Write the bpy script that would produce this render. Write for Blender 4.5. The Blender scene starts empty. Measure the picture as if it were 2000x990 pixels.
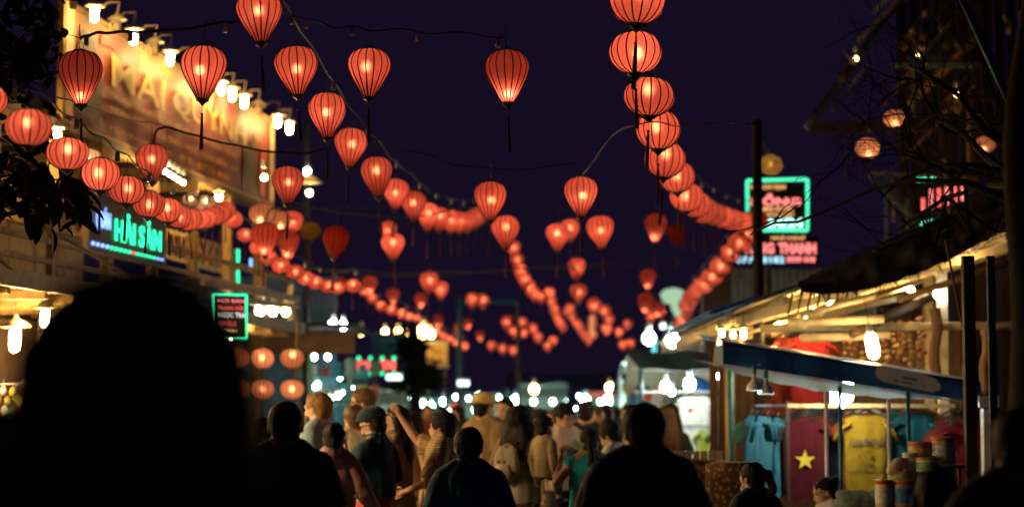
import bpy, bmesh, math, random
from mathutils import Vector, Matrix, Euler, noise
R = math.radians
random.seed(7)
S = bpy.context.scene
COL = S.collection
# ---------------------------------------------------------------- camera, night sky, exposure
F = 3889.0                       # focal length in pixels of the 2000 px wide photograph (70 mm)
PITCH = math.atan(305 / F)
CZ = 1.62
cd = bpy.data.cameras.new('camera'); cam = bpy.data.objects.new('camera', cd); COL.objects.link(cam)
cd.lens = 70; cd.sensor_width = 36; cd.clip_end = 500; cd.clip_start = 0.05
cam.location = (0, 0, CZ); cam.rotation_euler = (R(90) + PITCH, 0, 0)
cd.dof.use_dof = True; cd.dof.focus_distance = 12.7; cd.dof.aperture_fstop = 1.3
S.camera = cam
W = bpy.data.worlds.new('World'); S.world = W; W.use_nodes = True
bg = W.node_tree.nodes['Background']
bg.inputs[0].default_value = (0.46, 0.27, 1.0, 1); bg.inputs[1].default_value = 0.0148
S.view_settings.view_transform = 'Standard'; S.view_settings.look = 'None'
S.view_settings.exposure = 0.0; S.view_settings.gamma = 1.0
S.cycles.use_denoising = True
S.cycles.max_bounces = 6; S.cycles.diffuse_bounces = 3; S.cycles.transparent_max_bounces = 8
S.cycles.sample_clamp_indirect = 3.0
S.cycles.caustics_reflective = False; S.cycles.caustics_refractive = False

# ---------------------------------------------------------------- helpers
def at(u, v, Y):
    """world point seen at photo pixel (u, v) at depth Y"""
    x = (u - 1000) / F; y = (495 - v) / F
    c, s = math.cos(PITCH), math.sin(PITCH)
    k = Y / (c - y * s)
    return Vector((x * k, Y, CZ + (s + y * c) * k))
def px(n, Y): return n * Y / F

def tag(o, label=None, cat=None, group=None, kind=None):
    if label: o['label'] = label
    if cat: o['category'] = cat
    if group: o['group'] = group
    if kind: o['kind'] = kind
    return o
def empty(name, loc=(0, 0, 0), rz=0, label=None, cat=None, group=None):
    o = bpy.data.objects.new(name, None); COL.objects.link(o)
    o.location = loc; o.rotation_euler = (0, 0, rz); o.empty_display_size = .1
    return tag(o, label, cat, group)

class MB:
    def __init__(s): s.v = []; s.f = []
    def add(s, vs, fs, M=None):
        n = len(s.v)
        s.v += [tuple(M @ Vector(v)) if M else tuple(v) for v in vs]
        s.f += [tuple(i + n for i in f) for f in fs]
        return s
    def box(s, c, d, rot=None):
        x, y, z = d[0] / 2, d[1] / 2, d[2] / 2
        vs = [(-x,-y,-z),(x,-y,-z),(x,y,-z),(-x,y,-z),(-x,-y,z),(x,-y,z),(x,y,z),(-x,y,z)]
        M = Matrix.Translation(c)
        if rot: M = M @ Euler(rot).to_matrix().to_4x4()
        return s.add(vs, [(0,3,2,1),(4,5,6,7),(0,1,5,4),(1,2,6,5),(2,3,7,6),(3,0,4,7)], M)
    def beam(s, a, b, w, h, up=(0,0,1)):
        a = Vector(a); b = Vector(b); d = (b - a)
        L = d.length; d.normalize()
        x = d.cross(Vector(up))
        if x.length < 1e-4: x = Vector((1,0,0))
        x.normalize(); z = x.cross(d)
        M = Matrix((x, d, z)).transposed().to_4x4(); M.translation = (a + b) / 2
        x_, y_, z_ = w / 2, L / 2, h / 2
        vs = [(-x_,-y_,-z_),(x_,-y_,-z_),(x_,y_,-z_),(-x_,y_,-z_),(-x_,-y_,z_),(x_,-y_,z_),(x_,y_,z_),(-x_,y_,z_)]
        return s.add(vs, [(0,3,2,1),(4,5,6,7),(0,1,5,4),(1,2,6,5),(2,3,7,6),(3,0,4,7)], M)
    def lathe(s, prof, n=12, M=None, cap=True, wob=0, fn=None):
        vs = []; fs = []
        for r, z in prof:
            for i in range(n):
                a = 2 * math.pi * i / n
                rr = r * (1 + wob * math.cos(n // 2 * a))
                vs.append((rr * math.cos(a), rr * math.sin(a), z))
        m = len(prof)
        for j in range(m - 1):
            for i in range(n):
                k = (i + 1) % n
                fs.append((j*n+i, j*n+k, (j+1)*n+k, (j+1)*n+i))
        if cap:
            fs.append(tuple(range(n - 1, -1, -1))); fs.append(tuple((m-1)*n + i for i in range(n)))
        return s.add(vs, fs, M)
    def tube(s, pts, rad, n=6, flat=None):
        """closed tube along pts; rad = number, list of numbers or list of (rx, ry)"""
        pts = [Vector(p) for p in pts]; m = len(pts)
        if not isinstance(rad, (list, tuple)): rad = [rad] * m
        vs = []; fs = []; ref = None
        for i, p in enumerate(pts):
            d = (pts[min(i+1, m-1)] - pts[max(i-1, 0)])
            if d.length < 1e-6: d = Vector((0,0,1))
            d.normalize()
            if ref is None:
                ref = Vector((1,0,0)) if abs(d.x) < .9 else Vector((0,1,0))
            x = (ref - d * ref.dot(d)); x.normalize(); y = d.cross(x); ref = x
            r = rad[i]; rx, ry = r if isinstance(r, (list, tuple)) else (r, r)
            for k in range(n):
                a = 2 * math.pi * k / n
                vs.append(p + x * (rx * math.cos(a)) + y * (ry * math.sin(a)))
        for j in range(m - 1):
            for i in range(n):
                k = (i + 1) % n
                fs.append((j*n+i, j*n+k, (j+1)*n+k, (j+1)*n+i))
        fs.append(tuple(range(n - 1, -1, -1))); fs.append(tuple((m-1)*n + i for i in range(n)))
        return s.add(vs, fs)
    headrot = None; headk = 1.0
    def ell(s, c, r, n=12, m=8, rot=None):
        if rot is not None and rot is MB.headrot: r = (r[0] * 1.1 * MB.headk, r[1] * 1.06 * MB.headk, r[2] * 1.02 * MB.headk)
        M = Matrix.Translation(c)
        if rot: M = M @ Euler(rot).to_matrix().to_4x4()
        M = M @ Matrix.Diagonal((r[0], r[1], r[2], 1))
        prof = [(max(.02, math.sin(math.pi * j / m)), -math.cos(math.pi * j / m)) for j in range(m + 1)]
        return s.lathe(prof, n, M)
    def grid(s, fn, nu, nv):
        vs = [fn(i / nu, j / nv) for j in range(nv + 1) for i in range(nu + 1)]
        fs = [(j*(nu+1)+i, j*(nu+1)+i+1, (j+1)*(nu+1)+i+1, (j+1)*(nu+1)+i) for j in range(nv) for i in range(nu)]
        return s.add(vs, fs)
    def mesh(s, name, mat=None, smooth=False):
        me = bpy.data.meshes.new(name); me.from_pydata(s.v, [], s.f); me.update()
        if smooth: me.shade_smooth()
        if mat: me.materials.append(mat)
        return me
    def build(s, name, mat=None, parent=None, smooth=False, loc=None):
        return mk(name, s.mesh(name, mat, smooth), parent, loc)
def mk(name, me, parent=None, loc=None):
    o = bpy.data.objects.new(name, me); COL.objects.link(o)
    if parent: o.parent = parent
    if loc is not None: o.location = loc
    return o
def box(name, c, d, mat, parent=None, rot=None): return MB().box(c, d, rot).build(name, mat, parent)
def copy_tree(o, parent=None):
    c = o.copy(); COL.objects.link(c); c.parent = parent
    for ch in o.children: copy_tree(ch, c)
    return c
def smoothpath(pts, k=6):
    P = [Vector(p) for p in pts]; P = [2*P[0]-P[1]] + P + [2*P[-1]-P[-2]]; out = []
    for i in range(1, len(P) - 2):
        for j in range(k):
            t = j / k; a, b, c, d = P[i-1], P[i], P[i+1], P[i+2]
            out.append(.5 * ((2*b) + (c-a)*t + (2*a-5*b+4*c-d)*t*t + (3*b-a-3*c+d)*t**3))
    out.append(P[-2]); return out

# ---------------------------------------------------------------- materials
def nt(m):
    m.use_nodes = True; t = m.node_tree; return t, t.nodes, t.links
def mat(name, col, rough=.75, var=.25, scale=9, bump=.0, bscale=60, metal=0, spec=.3, stretch=(1,1,1), sheen=0):
    m = bpy.data.materials.new(name); t, N, L = nt(m)
    p = N['Principled BSDF']; p.inputs['Roughness'].default_value = rough; p.inputs['Metallic'].default_value = metal
    p.inputs['Specular IOR Level'].default_value = spec
    if sheen: p.inputs['Sheen Weight'].default_value = sheen
    tc = N.new('ShaderNodeTexCoord'); mp = N.new('ShaderNodeMapping'); mp.inputs['Scale'].default_value = stretch
    L.new(tc.outputs['Object'], mp.inputs[0])
    nz = N.new('ShaderNodeTexNoise'); nz.inputs['Scale'].default_value = scale; nz.inputs['Detail'].default_value = 5
    L.new(mp.outputs[0], nz.inputs['Vector'])
    r = N.new('ShaderNodeValToRGB'); c = Vector(col)
    r.color_ramp.elements[0].position = .3; r.color_ramp.elements[1].position = .72
    r.color_ramp.elements[0].color = (*(c * (1 - var)), 1); r.color_ramp.elements[1].color = (*[min(1, x * (1 + var)) for x in c], 1)
    L.new(nz.outputs['Fac'], r.inputs[0]); L.new(r.outputs[0], p.inputs['Base Color'])
    if bump:
        n2 = N.new('ShaderNodeTexNoise'); n2.inputs['Scale'].default_value = bscale; n2.inputs['Detail'].default_value = 4
        L.new(mp.outputs[0], n2.inputs['Vector'])
        b = N.new('ShaderNodeBump'); b.inputs['Strength'].default_value = bump; b.inputs['Distance'].default_value = .01
        L.new(n2.outputs['Fac'], b.inputs['Height']); L.new(b.outputs[0], p.inputs['Normal'])
    return m
def emat(name, col, st):
    m = bpy.data.materials.new(name); t, N, L = nt(m); N.clear()
    e = N.new('ShaderNodeEmission'); e.inputs[0].default_value = (*col, 1); e.inputs[1].default_value = st
    o = N.new('ShaderNodeOutputMaterial'); L.new(e.outputs[0], o.inputs[0]); return m
def silk(name, trans, refl, fwd=.22, trcol=None):
    """thin dyed silk: scatters light through, a little straight forward"""
    m = bpy.data.materials.new(name); t, N, L = nt(m); N.clear()
    o = N.new('ShaderNodeOutputMaterial')
    tc = N.new('ShaderNodeTexCoord')
    nz = N.new('ShaderNodeTexNoise'); nz.inputs['Scale'].default_value = 14; nz.inputs['Detail'].default_value = 6
    mp = N.new('ShaderNodeMapping'); mp.inputs['Scale'].default_value = (1, 1, .35)
    L.new(tc.outputs['Object'], mp.inputs[0]); L.new(mp.outputs[0], nz.inputs['Vector'])
    oi = N.new('ShaderNodeObjectInfo')
    ad = N.new('ShaderNodeMath'); ad.operation = 'MULTIPLY_ADD'; ad.inputs[1].default_value = .4; ad.inputs[2].default_value = .52
    L.new(nz.outputs['Fac'], ad.inputs[0])
    a2 = N.new('ShaderNodeMath'); a2.operation = 'MULTIPLY_ADD'; a2.inputs[1].default_value = .45; L.new(oi.outputs['Random'], a2.inputs[0]); L.new(ad.outputs[0], a2.inputs[2])
    mx = N.new('ShaderNodeMix'); mx.data_type = 'RGBA'; mx.blend_type = 'MULTIPLY'; mx.inputs[0].default_value = 1
    mx.inputs[6].default_value = (*trans, 1); L.new(a2.outputs[0], mx.inputs[7])
    tr = N.new('ShaderNodeBsdfTranslucent'); L.new(mx.outputs[2], tr.inputs[0])
    df = N.new('ShaderNodeBsdfDiffuse'); df.inputs[0].default_value = (*refl, 1)
    rf = N.new('ShaderNodeBsdfRefraction'); rf.inputs['Color'].default_value = (*(trcol or trans), 1)
    rf.inputs['Roughness'].default_value = .72; rf.inputs['IOR'].default_value = 1.25
    bp = N.new('ShaderNodeBump'); bp.inputs['Strength'].default_value = .25; bp.inputs['Distance'].default_value = .01
    L.new(nz.outputs['Fac'], bp.inputs['Height']); L.new(bp.outputs[0], df.inputs['Normal'])
    m1 = N.new('ShaderNodeMixShader'); m1.inputs[0].default_value = .8; L.new(df.outputs[0], m1.inputs[1]); L.new(tr.outputs[0], m1.inputs[2])
    m2 = N.new('ShaderNodeMixShader'); m2.inputs[0].default_value = fwd; L.new(m1.outputs[0], m2.inputs[1]); L.new(rf.outputs[0], m2.inputs[2])
    L.new(m2.outputs[0], o.inputs[0]); return m
def pattern(name, c1, c2, kind, sc, rough=.85):
    """two-colour cloth: plaid, spots (flowers), stripes"""
    m = bpy.data.materials.new(name); t, N, L = nt(m); p = N['Principled BSDF']; p.inputs['Roughness'].default_value = rough
    p.inputs['Specular IOR Level'].default_value = .2
    tc = N.new('ShaderNodeTexCoord')
    def wave(d, s):
        w = N.new('ShaderNodeTexWave'); w.bands_direction = d; w.inputs['Scale'].default_value = s; w.inputs['Distortion'].default_value = .6
        L.new(tc.outputs['Object'], w.inputs[0]); return w.outputs['Fac']
    mx = N.new('ShaderNodeMix'); mx.data_type = 'RGBA'; mx.inputs[6].default_value = (*c1, 1); mx.inputs[7].default_value = (*c2, 1)
    if kind == 'plaid':
        a = N.new('ShaderNodeMath'); a.operation = 'ADD'; L.new(wave('X', sc), a.inputs[0]); L.new(wave('Z', sc), a.inputs[1])
        b = N.new('ShaderNodeMath'); b.operation = 'MULTIPLY'; b.inputs[1].default_value = .5; L.new(a.outputs[0], b.inputs[0]); fac = b.outputs[0]
    elif kind == 'stripe':
        rp = N.new('ShaderNodeValToRGB'); rp.color_ramp.elements[0].position = .75; rp.color_ramp.elements[1].position = .9
        L.new(wave('X', sc), rp.inputs[0]); fac = rp.outputs[0]
    else:
        v = N.new('ShaderNodeTexVoronoi'); v.inputs['Scale'].default_value = sc; L.new(tc.outputs['Object'], v.inputs['Vector'])
        rp = N.new('ShaderNodeValToRGB'); rp.color_ramp.elements[0].position = .2; rp.color_ramp.elements[1].position = .42
        rp.color_ramp.elements[0].color = (1,1,1,1); rp.color_ramp.elements[1].color = (0,0,0,1)
        L.new(v.outputs['Distance'], rp.inputs[0]); fac = rp.outputs[0]
    L.new(fac, mx.inputs[0]); L.new(mx.outputs[2], p.inputs['Base Color']); return m

WARM = (1.0, .56, .16); WARMW = (1.0, .62, .22); COOL = (.78, 1.0, .88); WHITE = (1, .95, .84)
M = dict(
 asphalt=mat('asphalt', (.05,.05,.055), .8, .3, 3, .4, 40),
 black=mat('black_lacquer', (.02,.016,.022), .35, .2, 9, spec=.5),
 cable=mat('cable_rubber', (.03,.03,.034), .6, .2),
 bamboo=mat('bamboo', (.10,.15,.13), .5, .3, 12, stretch=(8,8,1)),
 wood=mat('weathered_timber', (.42,.27,.10), .7, .35, 14, .3, 60, stretch=(1,1,.3)),
 woodpale=mat('pale_painted_timber', (.62,.50,.30), .6, .22, 10, .2, 50),
 wooddark=mat('dark_timber', (.06,.035,.02), .7, .35, 12, .3, 50, stretch=(6,6,.5)),
 plank=mat('brown_plank', (.13,.07,.033), .7, .35, 10, .3, 50, stretch=(6,6,.6)),
 cream=mat('cream_plaster', (.55,.47,.33), .8, .2, 4, .2, 30),
 white=mat('white_paint', (.72,.74,.72), .45, .1, 4),
 tarpwhite=silk('white_tarpaulin', (.62,.72,.68), (.66,.72,.70), .0),
 tarpblue=mat('blue_tarpaulin', (.03,.17,.52), .45, .3, 4, .3, 12),
 tarpteal=mat('teal_tarpaulin', (.06,.22,.26), .6, .3, 2, .3, 6),
 tarpred=mat('red_tarpaulin', (.45,.05,.03), .6, .25, 3, .2, 8),
 tealpost=mat('teal_painted_steel', (.03,.17,.22), .4, .3, 6, metal=.2),
 steel=mat('grey_steel', (.30,.31,.32), .4, .25, 8, metal=.6),
 darkmetal=mat('dark_metal', (.05,.05,.055), .5, .3, 8, metal=.4),
 roofdark=mat('dark_roofing', (.035,.03,.03), .8, .4, 8, .5, 30),
 tin=mat('corrugated_tin', (.16,.15,.14), .5, .3, 5, .2, 30, metal=.4),
 bluegrey=mat('blue_grey_shutter', (.13,.24,.33), .6, .25, 3),
 brownfascia=mat('brown_fascia', (.14,.09,.06), .75, .3, 4),
 leaf=mat('dark_leaf', (.012,.018,.007), .9, .4, 20, spec=.08), signblack=mat('matt_black_panel', (.012,.012,.014), .95, .2, spec=.02),
 bark=mat('bark', (.018,.014,.012), .9, .4, 18, .6, 60),
 silkred=silk('red_silk', (.95,.18,.13), (.36,.032,.03), .13, (1,.36,.22)),
 silkorange=silk('orange_silk', (.95,.44,.25), (.5,.14,.05), .25),
 silkwhite=silk('cream_silk', (.95,.62,.40), (.5,.4,.3), .25),
 silkgold=silk('gold_silk', (.6,.42,.10), (.38,.25,.06), .2),
 rib=mat('lantern_rib', (.035,.012,.014), .6, .1),
 tassel=mat('red_tassel', (.10,.014,.018), .8, .3, 40),
 blackhair=mat('black_hair', (.014,.010,.011), .65, .3, 60, .5, 140, stretch=(1,1,.12), spec=.2),
 brownhair=mat('brown_hair', (.09,.045,.02), .5, .3, 60, .5, 140, stretch=(1,1,.12)),
 blondhair=mat('blond_hair', (.24,.12,.04), .6, .35, 60, .5, 140, stretch=(1,1,.2)),
 skin=mat('skin', (.52,.29,.18), .55, .08, 20, spec=.4),
 skinpale=mat('pale_skin', (.62,.38,.26), .55, .08, 20, spec=.4),
 eye=mat('dark_eye', (.02,.015,.012), .25, .1),
 lip=mat('lip', (.40,.13,.11), .5, .1),
 glass=mat('spectacle_rim', (.12,.10,.08), .2, .1, metal=.8),
 hanger=mat('hanger_black', (.02,.02,.02), .4, .1),
)
E = dict(
 warm=emat('warm_bulb', WARMW, 160), faint=emat('faint_bulb', WARM, 22), stallwhite=emat('white_stall_bulb', (.90,1,.94), 150), warmbig=emat('warm_tube_bulb', WARMW, 700), flood=emat('added_crowd_bulb', (1,.68,.33), 5600), warmsoft=emat('soft_warm_bulb', WARM, 60),
 white=emat('white_bulb', (.95,1,.88), 90), whitefar=emat('white_far_bulb', (.60,1,.85), 48), cool=emat('cool_bulb', COOL, 60),
 lant=emat('lantern_bulb', (1,.68,.42), 37), lanthot=emat('lantern_strong_bulb', (1,.70,.44), 50), lantlow=emat('lantern_dim_bulb', (1,.66,.40), 40),
 green=emat('green_led', (.03,1,.42), 2.2), greenhot=emat('green_neon', (.08,1,.50), 1.6), red=emat('red_led', (1,.12,.10), 1.9),
 pink=emat('pink_neon', (1,.22,.20), 1.7), amber=emat('amber_neon', (1,.45,.15), 1.4), blue=emat('blue_led', (.25,.45,1), 2.2),
 mint=emat('mint_neon', (.45,1,.80), 2.2), cyan=emat('pale_blue_neon', (.45,.80,1), 1.5), whiteled=emat('white_led', (1,.95,.85), 1.6),
)

def text(s, name, material, parent, M4, w=None, h=None, ext=.003, bold=0):
    """flat or raised lettering, fitted to w x h, placed by the matrix M4 (x right, y up)"""
    cu = bpy.data.curves.new('lettering', 'FONT'); cu.body = s; cu.extrude = ext; cu.offset = bold; cu.resolution_u = 2
    o = bpy.data.objects.new('tmp', cu); COL.objects.link(o)
    bpy.context.view_layer.update()
    me = bpy.data.meshes.new_from_object(o.evaluated_get(bpy.context.evaluated_depsgraph_get()))
    bpy.data.objects.remove(o)
    xs = [v.co.x for v in me.vertices]; ys = [v.co.y for v in me.vertices]
    x0, x1, y0, y1 = min(xs), max(xs), min(ys), max(ys)
    sx = w / (x1 - x0) if w else None; sy = h / (y1 - y0) if h else None
    sx = sx or sy; sy = sy or sx
    for v in me.vertices: v.co = M4 @ Vector(((v.co.x - x0) * sx, (v.co.y - y0) * sy, v.co.z))
    me.materials.clear(); me.materials.append(material); me.name = name
    return mk(name, me, parent)
def frame(o, x, y):
    x = Vector(x).normalized(); y = Vector(y); z = x.cross(y).normalized(); y = z.cross(x)
    m = Matrix((x, y, z)).transposed().to_4x4(); m.translation = o; return m
# ---------------------------------------------------------------- ground
g = MB().grid(lambda a, b: (-60 + 120 * a, -10 + 200 * b, 0), 24, 40).build('street', M['asphalt']); tag(g, kind='structure')

# ---------------------------------------------------------------- lamps used all over
def bulb_mesh(kind):
    b = MB()
    if kind == 'tube': b.lathe([(.008,-.075),(.03,-.062),(.036,-.03),(.036,.045),(.026,.07),(.012,.075)], 10)
    elif kind == 'globe': b.lathe([(.008,-.05),(.032,-.038),(.045,-.005),(.038,.03),(.018,.05)], 10)
    else: b.lathe([(.004,-.02),(.018,-.01),(.02,.006),(.01,.02)], 6)
    return b
BULB = {}
def bulb(kind, em, parent, loc, sc=1, name='bulb'):
    k = (kind, em)
    if k not in BULB: BULB[k] = bulb_mesh(kind).mesh('bulb', E[em], True)
    o = mk(name, BULB[k], parent, loc); o.scale = (sc,) * 3; return o
SOCK = MB().lathe([(.02,0),(.022,.015),(.017,.05),(.008,.06)], 8).mesh('socket', M['white'], True)
SHADE = MB().lathe([(.135,-.055),(.137,-.05),(.125,.0),(.09,.05),(.03,.075),(.012,.09)], 16, cap=False).mesh('lamp_shade', M['white'], True)  # shaped to keep the added crowd lamps' light low
HAT = MB().lathe([(.10,.0),(.102,.006),(.06,.035),(.022,.055),(.012,.08)], 14).mesh('lamp_hat', M['woodpale'], True)
def hung_lamp(u, v, Y, kind, em, label, group=None, sc=1, cord=.25, hat=False, loc=None):
    p = at(u, v, Y) if loc is None else loc
    r = empty('hanging_lamp', p, 0, label, 'lamp', group)
    bulb(kind, em, r, (0,0,0), sc)
    top = .072 * sc
    s = mk('socket', SOCK, r, (0,0,top)); s.scale = (sc,)*3
    if hat == 'deep': h = mk('lamp_shade', SHADE, r); h.scale = (sc,)*3
    elif hat: h = mk('lamp_hat', HAT, r, (0,0,top + .01)); h.scale = (sc,)*3
    MB().tube([(0,0,top + .05*sc), (0,0,top + cord)], .004, 5).build('cord', M['cable'], r)
    return r

# ---------------------------------------------------------------- left: open timber restaurant with balcony
LBO = Vector((-4.49, 19.4, 0)); LBR = -math.atan(.13)
LM = Matrix.Translation(LBO) @ Matrix.Rotation(LBR, 4, 'Z')
def lw(x, s, z): return LM @ Vector((x, s, z))
LB = empty('restaurant_building', LBO, LBR, 'two-storey open timber restaurant with yellow lit balcony under the red billboard', 'building')
random.seed(3)
box('floor_slab', (-1.75, .2, 2.74), (4.6, 15.6, .12), M['wooddark'], LB)
box('deck_fascia', (.60, .2, 2.73), (.05, 15.7, .15), M['woodpale'], LB)
for i, s in enumerate([x * .9 - 5.2 for x in range(15)]):
    box('joist', (-.2, s, 2.64), (1.5, .09, .08), M['wood'], LB)
pl = MB().box((0,0,0), (.03,.172,1.62)).mesh('plank', M['wood'])
for i in range(74):
    o = mk('plank', pl, LB, (-2.62 + random.uniform(-.012,.012), -5.2 + .182 * i, 3.62)); o.scale.z = random.uniform(.97,1.0)
box('back_wall', (-2.72, 1.5, 3.62), (.08, 13.5, 1.66), M['wooddark'], LB)
for i in range(9):
    s = -4.9 + 1.55 * i
    box('post', (.10, s, 3.58), (.11, .11, 1.56), M['wood'], LB)
    box('baluster_post', (.36, s + .78, 3.08), (.07, .09, .54), M['woodpale'], LB)
    box('ceiling_beam', (-1.6, s, 4.46), (3.2, .1, .12), M['wood'], LB)
for z, h, x in ((3.41,.06,.36), (3.17,.05,.36), (2.98,.05,.36)):
    box('rail', (x, 1.3, z), (.05, 13.4, h), M['woodpale'] if z < 3.3 else M['wood'], LB)
for i in range(44):
    box('spindle', (-.3, -5.0 + .3 * i, 3.62), (.04, .06, .28), M['wood'], LB)
for z in (3.46, 3.78): box('lattice_rail', (-.3, 1.3, z), (.06, 13.2, .06), M['wood'], LB)
box('eave_beam', (.0, 1.7, 4.40), (.12, 14.2, .10), M['wood'], LB)
box('roof_slab', (-2.2, 1.7, 4.60), (4.2, 14.2, .10), M['roofdark'], LB)
box('eave_board', (.08, 1.7, 4.40), (.03, 14.0, .08), M['plank'], LB)
# ground floor
box('shop_wall', (-1.75, 1.0, 1.33), (.12, 13.0, 2.66), mat('dark_brown_wall', (.16,.10,.06), .8, .3, 3, .2, 20), LB)
for i in range(9): box('column', (.1, -5.0 + 1.55 * i, 1.33), (.14, .14, 2.64), M['wooddark'], LB)
box('side_wall', (-1.4, 7.95, 1.33), (2.2, .1, 2.64), M['wooddark'], LB)
# lamps: row of bulbs under the deck, extended out of view by added crowd lights, bulbs on the balcony
for k, (s, z, x) in enumerate(((-6.4,2.5,.4), (-5.2,2.5,.4), (-4.2,2.5,.4), (-2.6,2.42,.35), (-.9,2.46,.28), (-.15,2.42,.45), (1.9,2.5,.4), (3.5,2.5,.4), (5.0,2.55,.4))):
    hung_lamp(0,0,0,'tube','flood' if s < -3 else 'warmbig','bright warm tube bulb in the row under the balcony deck, extended unseen to light the crowd','bulbs under the balcony deck',1.15, .35, 'deep' if s < -3 else True, lw(x, s, z))  # the strong near ones are added out of view to light the crowd
hung_lamp(30, 664, 18.6, 'tube', 'warmbig', 'big warm tube bulb hanging low by the dark shop wall', None, 1.5, .55, True)
for u, em in ((507,'white'), (533,'warm'), (558,'warm'), (430,'white')):
    Y = 24.2 + (u - 430) * .02
    hung_lamp(u, 608 if u > 440 else 592, Y, 'globe', em, ('white' if em == 'white' else 'warm') + ' globe bulb under a small hat at the end of the balcony deck', 'bulbs at the deck end ' + em, 1.1, .2, True)
for s in (-3.4, -.6, 2.2, 5.0):
    hung_lamp(0,0,0,'globe','warmbig','warm globe bulb hanging from a ceiling beam over the balcony','bulbs over the balcony',.75,.1,True, lw(.25, s, 4.22))

# neighbour's blue-grey wall and brown awning
p0, p1 = at(470, 640, 31), at(648, 640, 31)
nb = empty('shop_building', ((p0.x + p1.x) / 2, 32.5, 0), 0, 'blue-grey rolling-shutter building beyond the timber restaurant', 'building')
cx = nb.location.x
def nbx(name, c, d, m): return box(name, (c[0] - cx, c[1] - 32.5, c[2]), d, M[m], nb)
nbx('wall', ((p0.x+p1.x)/2 - 1.2, 33, 1.9), (3.6, .3, 3.8), 'bluegrey')
for i in range(16): nbx('shutter_slat', ((p0.x+p1.x)/2 - .2, 32.83, 2.72 + i * .07), (1.55, .04, .062), 'bluegrey')
nbx('awning_fascia', (at(590,0,29.5).x, 29.5, at(590,668,29.5).z), (1.65, .06, .34), 'brownfascia')
nbx('awning_roof', (at(590,0,29.5).x, 31.2, at(590,650,29.5).z + .12), (1.7, 3.5, .05), 'roofdark')
nbx('awning_post', (at(688,0,29.6).x, 29.6, 1.2), (.07, .07, 2.4), 'tealpost')
nbx('awning_post', (at(612,0,29.6).x, 29.6, 1.2), (.07, .07, 2.4), 'tealpost')
nbx('counter', (at(600,0,30.5).x, 30.6, .5), (1.9, .7, 1.0), 'wooddark')
nbx('shelf', (at(640,0,31.9).x, 32.3, 1.75), (1.4, .3, .04), 'tealpost')
nbx('shelf', (at(640,0,31.9).x, 32.3, 2.15), (1.4, .3, .04), 'tealpost')
random.seed(12)
GOODS = [mat('goods_%d' % i, c, .5, .3, 12) for i, c in enumerate([(.5,.08,.05),(.05,.3,.34),(.6,.5,.1),(.7,.7,.66),(.1,.22,.1),(.08,.1,.35),(.5,.25,.08)])]
GM = {}
def carton(p, d, gi, label, group, name='carton'):
    b = MB().box((0,0,d[2]/2), d); b.box((0,0,d[2]+.004), (d[0]*1.02, d[1]*1.02, .012))
    o = b.build(name, GOODS[gi % 7]); o.location = p; o.rotation_euler.z = random.uniform(-.3,.3)
    return tag(o, label, 'box', group)
for z in (1.77, 2.17):
    for i in range(7): carton((at(590,0,32).x + i * .2, 32.3, z), (.13, .12, random.uniform(.12,.25)), random.randrange(7), 'small goods box on the teal shelves behind the orange lanterns', 'boxes on the teal shelves')
for i, (u, v) in enumerate(((614,697),(640,697),(660,772),(620,752),(645,778),(600,752))):
    hung_lamp(u, v, 31.0, 'globe', 'cool', 'small white bulb in the teal shop below the brown awning', 'white bulbs of the teal shop', .8, .2)
for u, v in ((650, 634), (671, 636)):
    hung_lamp(u, v, 30.5, 'globe', 'white', 'white bulb with a cap beside the brown awning', 'pair of white bulbs above the brown awning', 1.3, .35)

# ---------------------------------------------------------------- billboard MAI QUYNH
BB = empty('billboard', lw(.08, 4.15, 4.46), LBR, 'long red and yellow printed billboard reading MAI QUYNH on the restaurant eave', 'billboard')
BX = 0
def bl(x, s, z): return Vector((x, s - 4.15, z - 4.46))
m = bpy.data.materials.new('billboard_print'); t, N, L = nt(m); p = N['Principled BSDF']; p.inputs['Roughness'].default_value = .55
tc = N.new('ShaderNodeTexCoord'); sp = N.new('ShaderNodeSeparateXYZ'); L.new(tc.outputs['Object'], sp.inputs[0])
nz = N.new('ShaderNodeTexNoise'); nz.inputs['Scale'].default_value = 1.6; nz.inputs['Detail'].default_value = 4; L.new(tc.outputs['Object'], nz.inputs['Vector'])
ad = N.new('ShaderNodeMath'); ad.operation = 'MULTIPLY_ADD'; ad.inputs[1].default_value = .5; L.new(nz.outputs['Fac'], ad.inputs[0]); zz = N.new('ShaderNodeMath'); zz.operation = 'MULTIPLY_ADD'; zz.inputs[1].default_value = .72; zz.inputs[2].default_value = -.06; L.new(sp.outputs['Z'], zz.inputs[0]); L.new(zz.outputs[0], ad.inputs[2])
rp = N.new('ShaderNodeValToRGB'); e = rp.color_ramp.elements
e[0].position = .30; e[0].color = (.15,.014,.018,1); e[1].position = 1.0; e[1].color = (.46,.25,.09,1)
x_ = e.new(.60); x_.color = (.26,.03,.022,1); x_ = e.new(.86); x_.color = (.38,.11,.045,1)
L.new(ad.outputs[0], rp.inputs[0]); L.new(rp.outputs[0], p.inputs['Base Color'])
def sheet(a, b):
    s = .25 + 7.75 * a; z = 4.48 + 1.14 * b
    return bl(.006 * math.sin(9 * s) + .008 * noise.noise((s * 2, z * 3, 1)), s, z)
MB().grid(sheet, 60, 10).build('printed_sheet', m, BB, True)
for z in (4.45, 5.64): box('frame_bar', bl(-.02, 4.15, z), (.06, 8.4, .05), M['wood'], BB)
for s in (-.02, 8.32): box('frame_bar', bl(-.02, s, 5.05), (.06, .05, 1.24), M['wood'], BB)
box('backing', bl(-.06, 4.15, 5.05), (.03, 8.3, 1.16), M['wooddark'], BB)
pc = mat('print_cream', (.62,.42,.24), .6, .3, 4); ppk = mat('print_pink', (.62,.14,.12), .6, .3, 3)
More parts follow.
